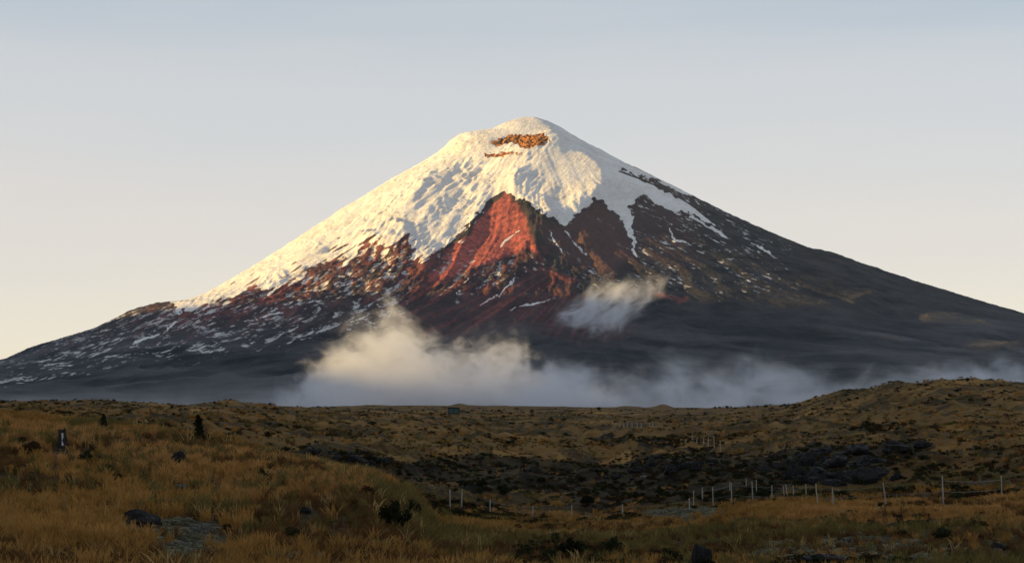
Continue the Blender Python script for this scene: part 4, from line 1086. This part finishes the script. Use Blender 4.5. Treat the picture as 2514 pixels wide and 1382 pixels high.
# ---------------------------------------------------------------- grass and heath (nobody could count it)
def scatter(name, label, P, templates):
    """P: dict of arrays x, y, z, idx, rot, scl. One object; the tufts are instanced on its points."""
    me = bpy.data.meshes.new(name); n = len(P['x'])
    me.vertices.add(n); me.vertices.foreach_set('co', np.stack([P['x'], P['y'], P['z']], -1).astype(np.float32).ravel())
    a = me.attributes.new('idx', 'INT', 'POINT'); a.data.foreach_set('value', P['idx'].astype(np.int32))
    a = me.attributes.new('rot', 'FLOAT_VECTOR', 'POINT'); a.data.foreach_set('vector', P['rot'].astype(np.float32).ravel())
    a = me.attributes.new('scl', 'FLOAT_VECTOR', 'POINT'); a.data.foreach_set('vector', P['scl'].astype(np.float32).ravel())
    col = bpy.data.collections.new(name + '_kinds')
    for i, t in enumerate(templates):
        o = bpy.data.objects.new('%s_kind_%02d' % (name, i), t); col.objects.link(o)
    g = bpy.data.node_groups.new(name + '_spread', 'GeometryNodeTree')
    g.interface.new_socket('Geometry', in_out='INPUT', socket_type='NodeSocketGeometry'); g.interface.new_socket('Geometry', in_out='OUTPUT', socket_type='NodeSocketGeometry')
    gi = g.nodes.new('NodeGroupInput'); go = g.nodes.new('NodeGroupOutput')
    ci = g.nodes.new('GeometryNodeCollectionInfo'); ci.inputs['Collection'].default_value = col; ci.inputs['Separate Children'].default_value = True; ci.inputs['Reset Children'].default_value = True
    ip = g.nodes.new('GeometryNodeInstanceOnPoints'); ip.inputs['Pick Instance'].default_value = True
    def na(nm, ty):
        q = g.nodes.new('GeometryNodeInputNamedAttribute'); q.data_type = ty; q.inputs['Name'].default_value = nm; return q.outputs['Attribute']
    e2r = g.nodes.new('FunctionNodeEulerToRotation')
    g.links.new(gi.outputs[0], ip.inputs['Points']); g.links.new(ci.outputs[0], ip.inputs['Instance'])
    g.links.new(na('idx', 'INT'), ip.inputs['Instance Index'])
    g.links.new(na('rot', 'FLOAT_VECTOR'), e2r.inputs[0]); g.links.new(e2r.outputs[0], ip.inputs['Rotation'])
    g.links.new(na('scl', 'FLOAT_VECTOR'), ip.inputs['Scale'])
    g.links.new(ip.outputs[0], go.inputs[0])
    o = link(name, me); md = o.modifiers.new('spread', 'NODES'); md.node_group = g
    return tag(o, label, 'plants', kind='stuff')

nr = np.random.default_rng(5)
def spots(n, d0, d1, power=1.0):
    """Random places in the view, ever thinner with distance."""
    u = nr.random(n); d = (d0 ** power + u * (d1 ** power - d0 ** power)) ** (1 / power)
    n_in = int(n * 0.78)
    pxs = np.concatenate([nr.random(n_in) * 2760 - 120, np.where(nr.random(n - n_in) < 0.5, -120 - nr.random(n - n_in) * 900, 2640 + nr.random(n - n_in) * 900)])
    t = (pxs - 1257) / F_PX
    return t * d, d

def build_grass():
    n1, n2, n3 = 27000, 39000, 20000
    x1, y1 = spots(n1, 46, 150, 1.5); x2, y2 = spots(n2, 130, 480, 1.1); x3, y3 = spots(n3, 450, 1000, 0.9)
    x = np.concatenate([x1, x2, x3]); y = np.concatenate([y1, y2, y3])
    z = ground_z(x, y)
    dk, pl, rs = ground_zone_values(x, y, z)
    clump = fbm(x / 5.0, y / 7.0, 3, 301) + 0.5 * fbm(x / 24.0, y / 30.0, 2, 303)
    r = nr.random(len(x))
    keep = (r > dk * 0.92) & (r > pl * (1.0 + 0.9 * fbm(x / 1.6, y / 2.4, 2, 311))) & ((clump > -0.22 + 0.2 * (y > 150)) | (nr.random(len(x)) < 0.4))
    for cx, cy, cw, cf in CLEAR:
        keep &= ~((np.abs(x - cx * y / cy) < cw) & (y > cy - cf) & (y < cy + cw * 0.8))
    x, y, z, dk, pl, rs, clump = [q[keep] for q in (x, y, z, dk, pl, rs, clump)]
    n = len(x); r = nr.random(n); hue = fbm(x / 40.0, y / 60.0, 3, 305) + 0.35 * fbm(x / 6.0, y / 8.0, 2, 307)
    hill = (y < 150) & (x < 0)
    kind = np.where(hue + 0.25 * r + 0.25 * rs + 0.12 * hill > 0.18, 0, 2); kind = np.where((rs > 0.4) & (r > 0.45), 1, kind)
    brown = fbm(x / 11.0, y / 15.0, 3, 309); kind = np.where((brown > np.where(y < 92, -0.06, 0.10)) & (nr.random(n) < 0.75), 3, kind); kind = np.where(nr.random(n) < 0.03, 4, kind)
    idx = kind * 3 + nr.integers(0, 3, n)
    size = nr.uniform(0.42, 0.85, n) * np.where(kind == 4, 1.25, np.where(kind == 3, 0.85, 1.0)) * (1 + 0.25 * np.clip(clump, -1, 1)) * np.where(y < 150, np.where(hill, 1.0, 0.75), 0.8) * (1 + 0.25 * (y > 450))
    wide = size * np.where(y < 150, 1.0, np.where(y < 450, 1.5, 2.6)) * nr.uniform(0.8, 1.3, n)
    rot = np.stack([nr.normal(0, 0.08, n), nr.normal(0.05, 0.10, n), nr.uniform(0, 6.28, n)], -1)
    T = [tussock_mesh(40 + i, M_GOLD) for i in range(3)] + [tussock_mesh(50 + i, M_RUST) for i in range(3)] + [tussock_mesh(60 + i, M_OLIVE) for i in range(3)] + [tussock_mesh(80 + i, M_BROWN) for i in range(3)] + [tussock_mesh(90 + i, M_STRAW, 12) for i in range(3)]
    scatter('grass', 'dry golden and olive tussock grass covering the moor', dict(x=x, y=y, z=z - 0.02, idx=idx, rot=rot, scl=np.stack([wide, wide, size], -1)), T)

def build_heath():
    xa, ya = spots(33000, 150, 480, 1.0); xb, yb = spots(20000, 46, 200, 1.4); xc, yc = spots(19000, 450, 1500, 0.8)
    x = np.concatenate([xa, xb, xc]); y = np.concatenate([ya, yb, yc]); z = ground_z(x, y)
    dk, pl, rs = ground_zone_values(x, y, z)
    c = fbm(x / 14.0, y / 20.0, 3, 321)
    hill = (y < 150) & (x < 0)
    p = np.clip(dk * 0.85 + 0.7 * sstep(0.02, 0.36, c) * np.where(hill, 0.15, 1.0), 0, 1)
    keep = nr.random(len(x)) < p
    keep |= (nr.random(len(x)) < pl * 0.9)
    x, y, z, dk, pl = x[keep], y[keep], z[keep], dk[keep], pl[keep]; n = len(x)
    size = nr.uniform(0.22, 0.65, n) * np.where(y < 150, 0.7, 1.0) * np.where(y > 450, 1.8, 1.0)
    wide = size * nr.uniform(1.3, 2.6, n)
    rot = np.stack([np.zeros(n), np.zeros(n), nr.uniform(0, 6.28, n)], -1)
    T = [crown_mesh(70, M_LEAF, 170, size=0.10), crown_mesh(71, M_LEAFB, 170, size=0.10), crown_mesh(72, M_LEAFG, 170, size=0.10), crown_mesh(73, M_LEAFB, 150, size=0.10), crown_mesh(74, M_MOSS, 220, size=0.09, flat=0.6)]
    scatter('heath', 'low dark heath scrub growing in patches between the grass', dict(x=x, y=y, z=z - 0.03, idx=np.where(pl > 0.25, 4, nr.integers(0, 4, n)), rot=rot, scl=np.stack([wide, wide, size], -1)), T)
build_grass()
build_heath()

# ---------------------------------------------------------------- air between here and the volcano
def build_haze():
    m = NT('thin_air')
    v = m.n('ShaderNodeVolumePrincipled', {'Color': (0.62, 0.80, 1.0, 1), 'Density': 4.2e-6, 'Anisotropy': 0.0})
    m.t.links.new(v.outputs[0], m.out.inputs['Volume'])
    x0, x1, y0, y1, z0, z1 = -31000, 31000, -31000, 31000, -200, 2600
    vs = [(x, y, z) for z in (z0, z1) for y in (y0, y1) for x in (x0, x1)]
    fs_ = [(0, 2, 3, 1), (4, 5, 7, 6), (0, 1, 5, 4), (2, 6, 7, 3), (0, 4, 6, 2), (1, 3, 7, 5)]
    return tag(link('haze', pymesh('haze', vs, fs_, m.m)), kind='stuff')
build_haze()
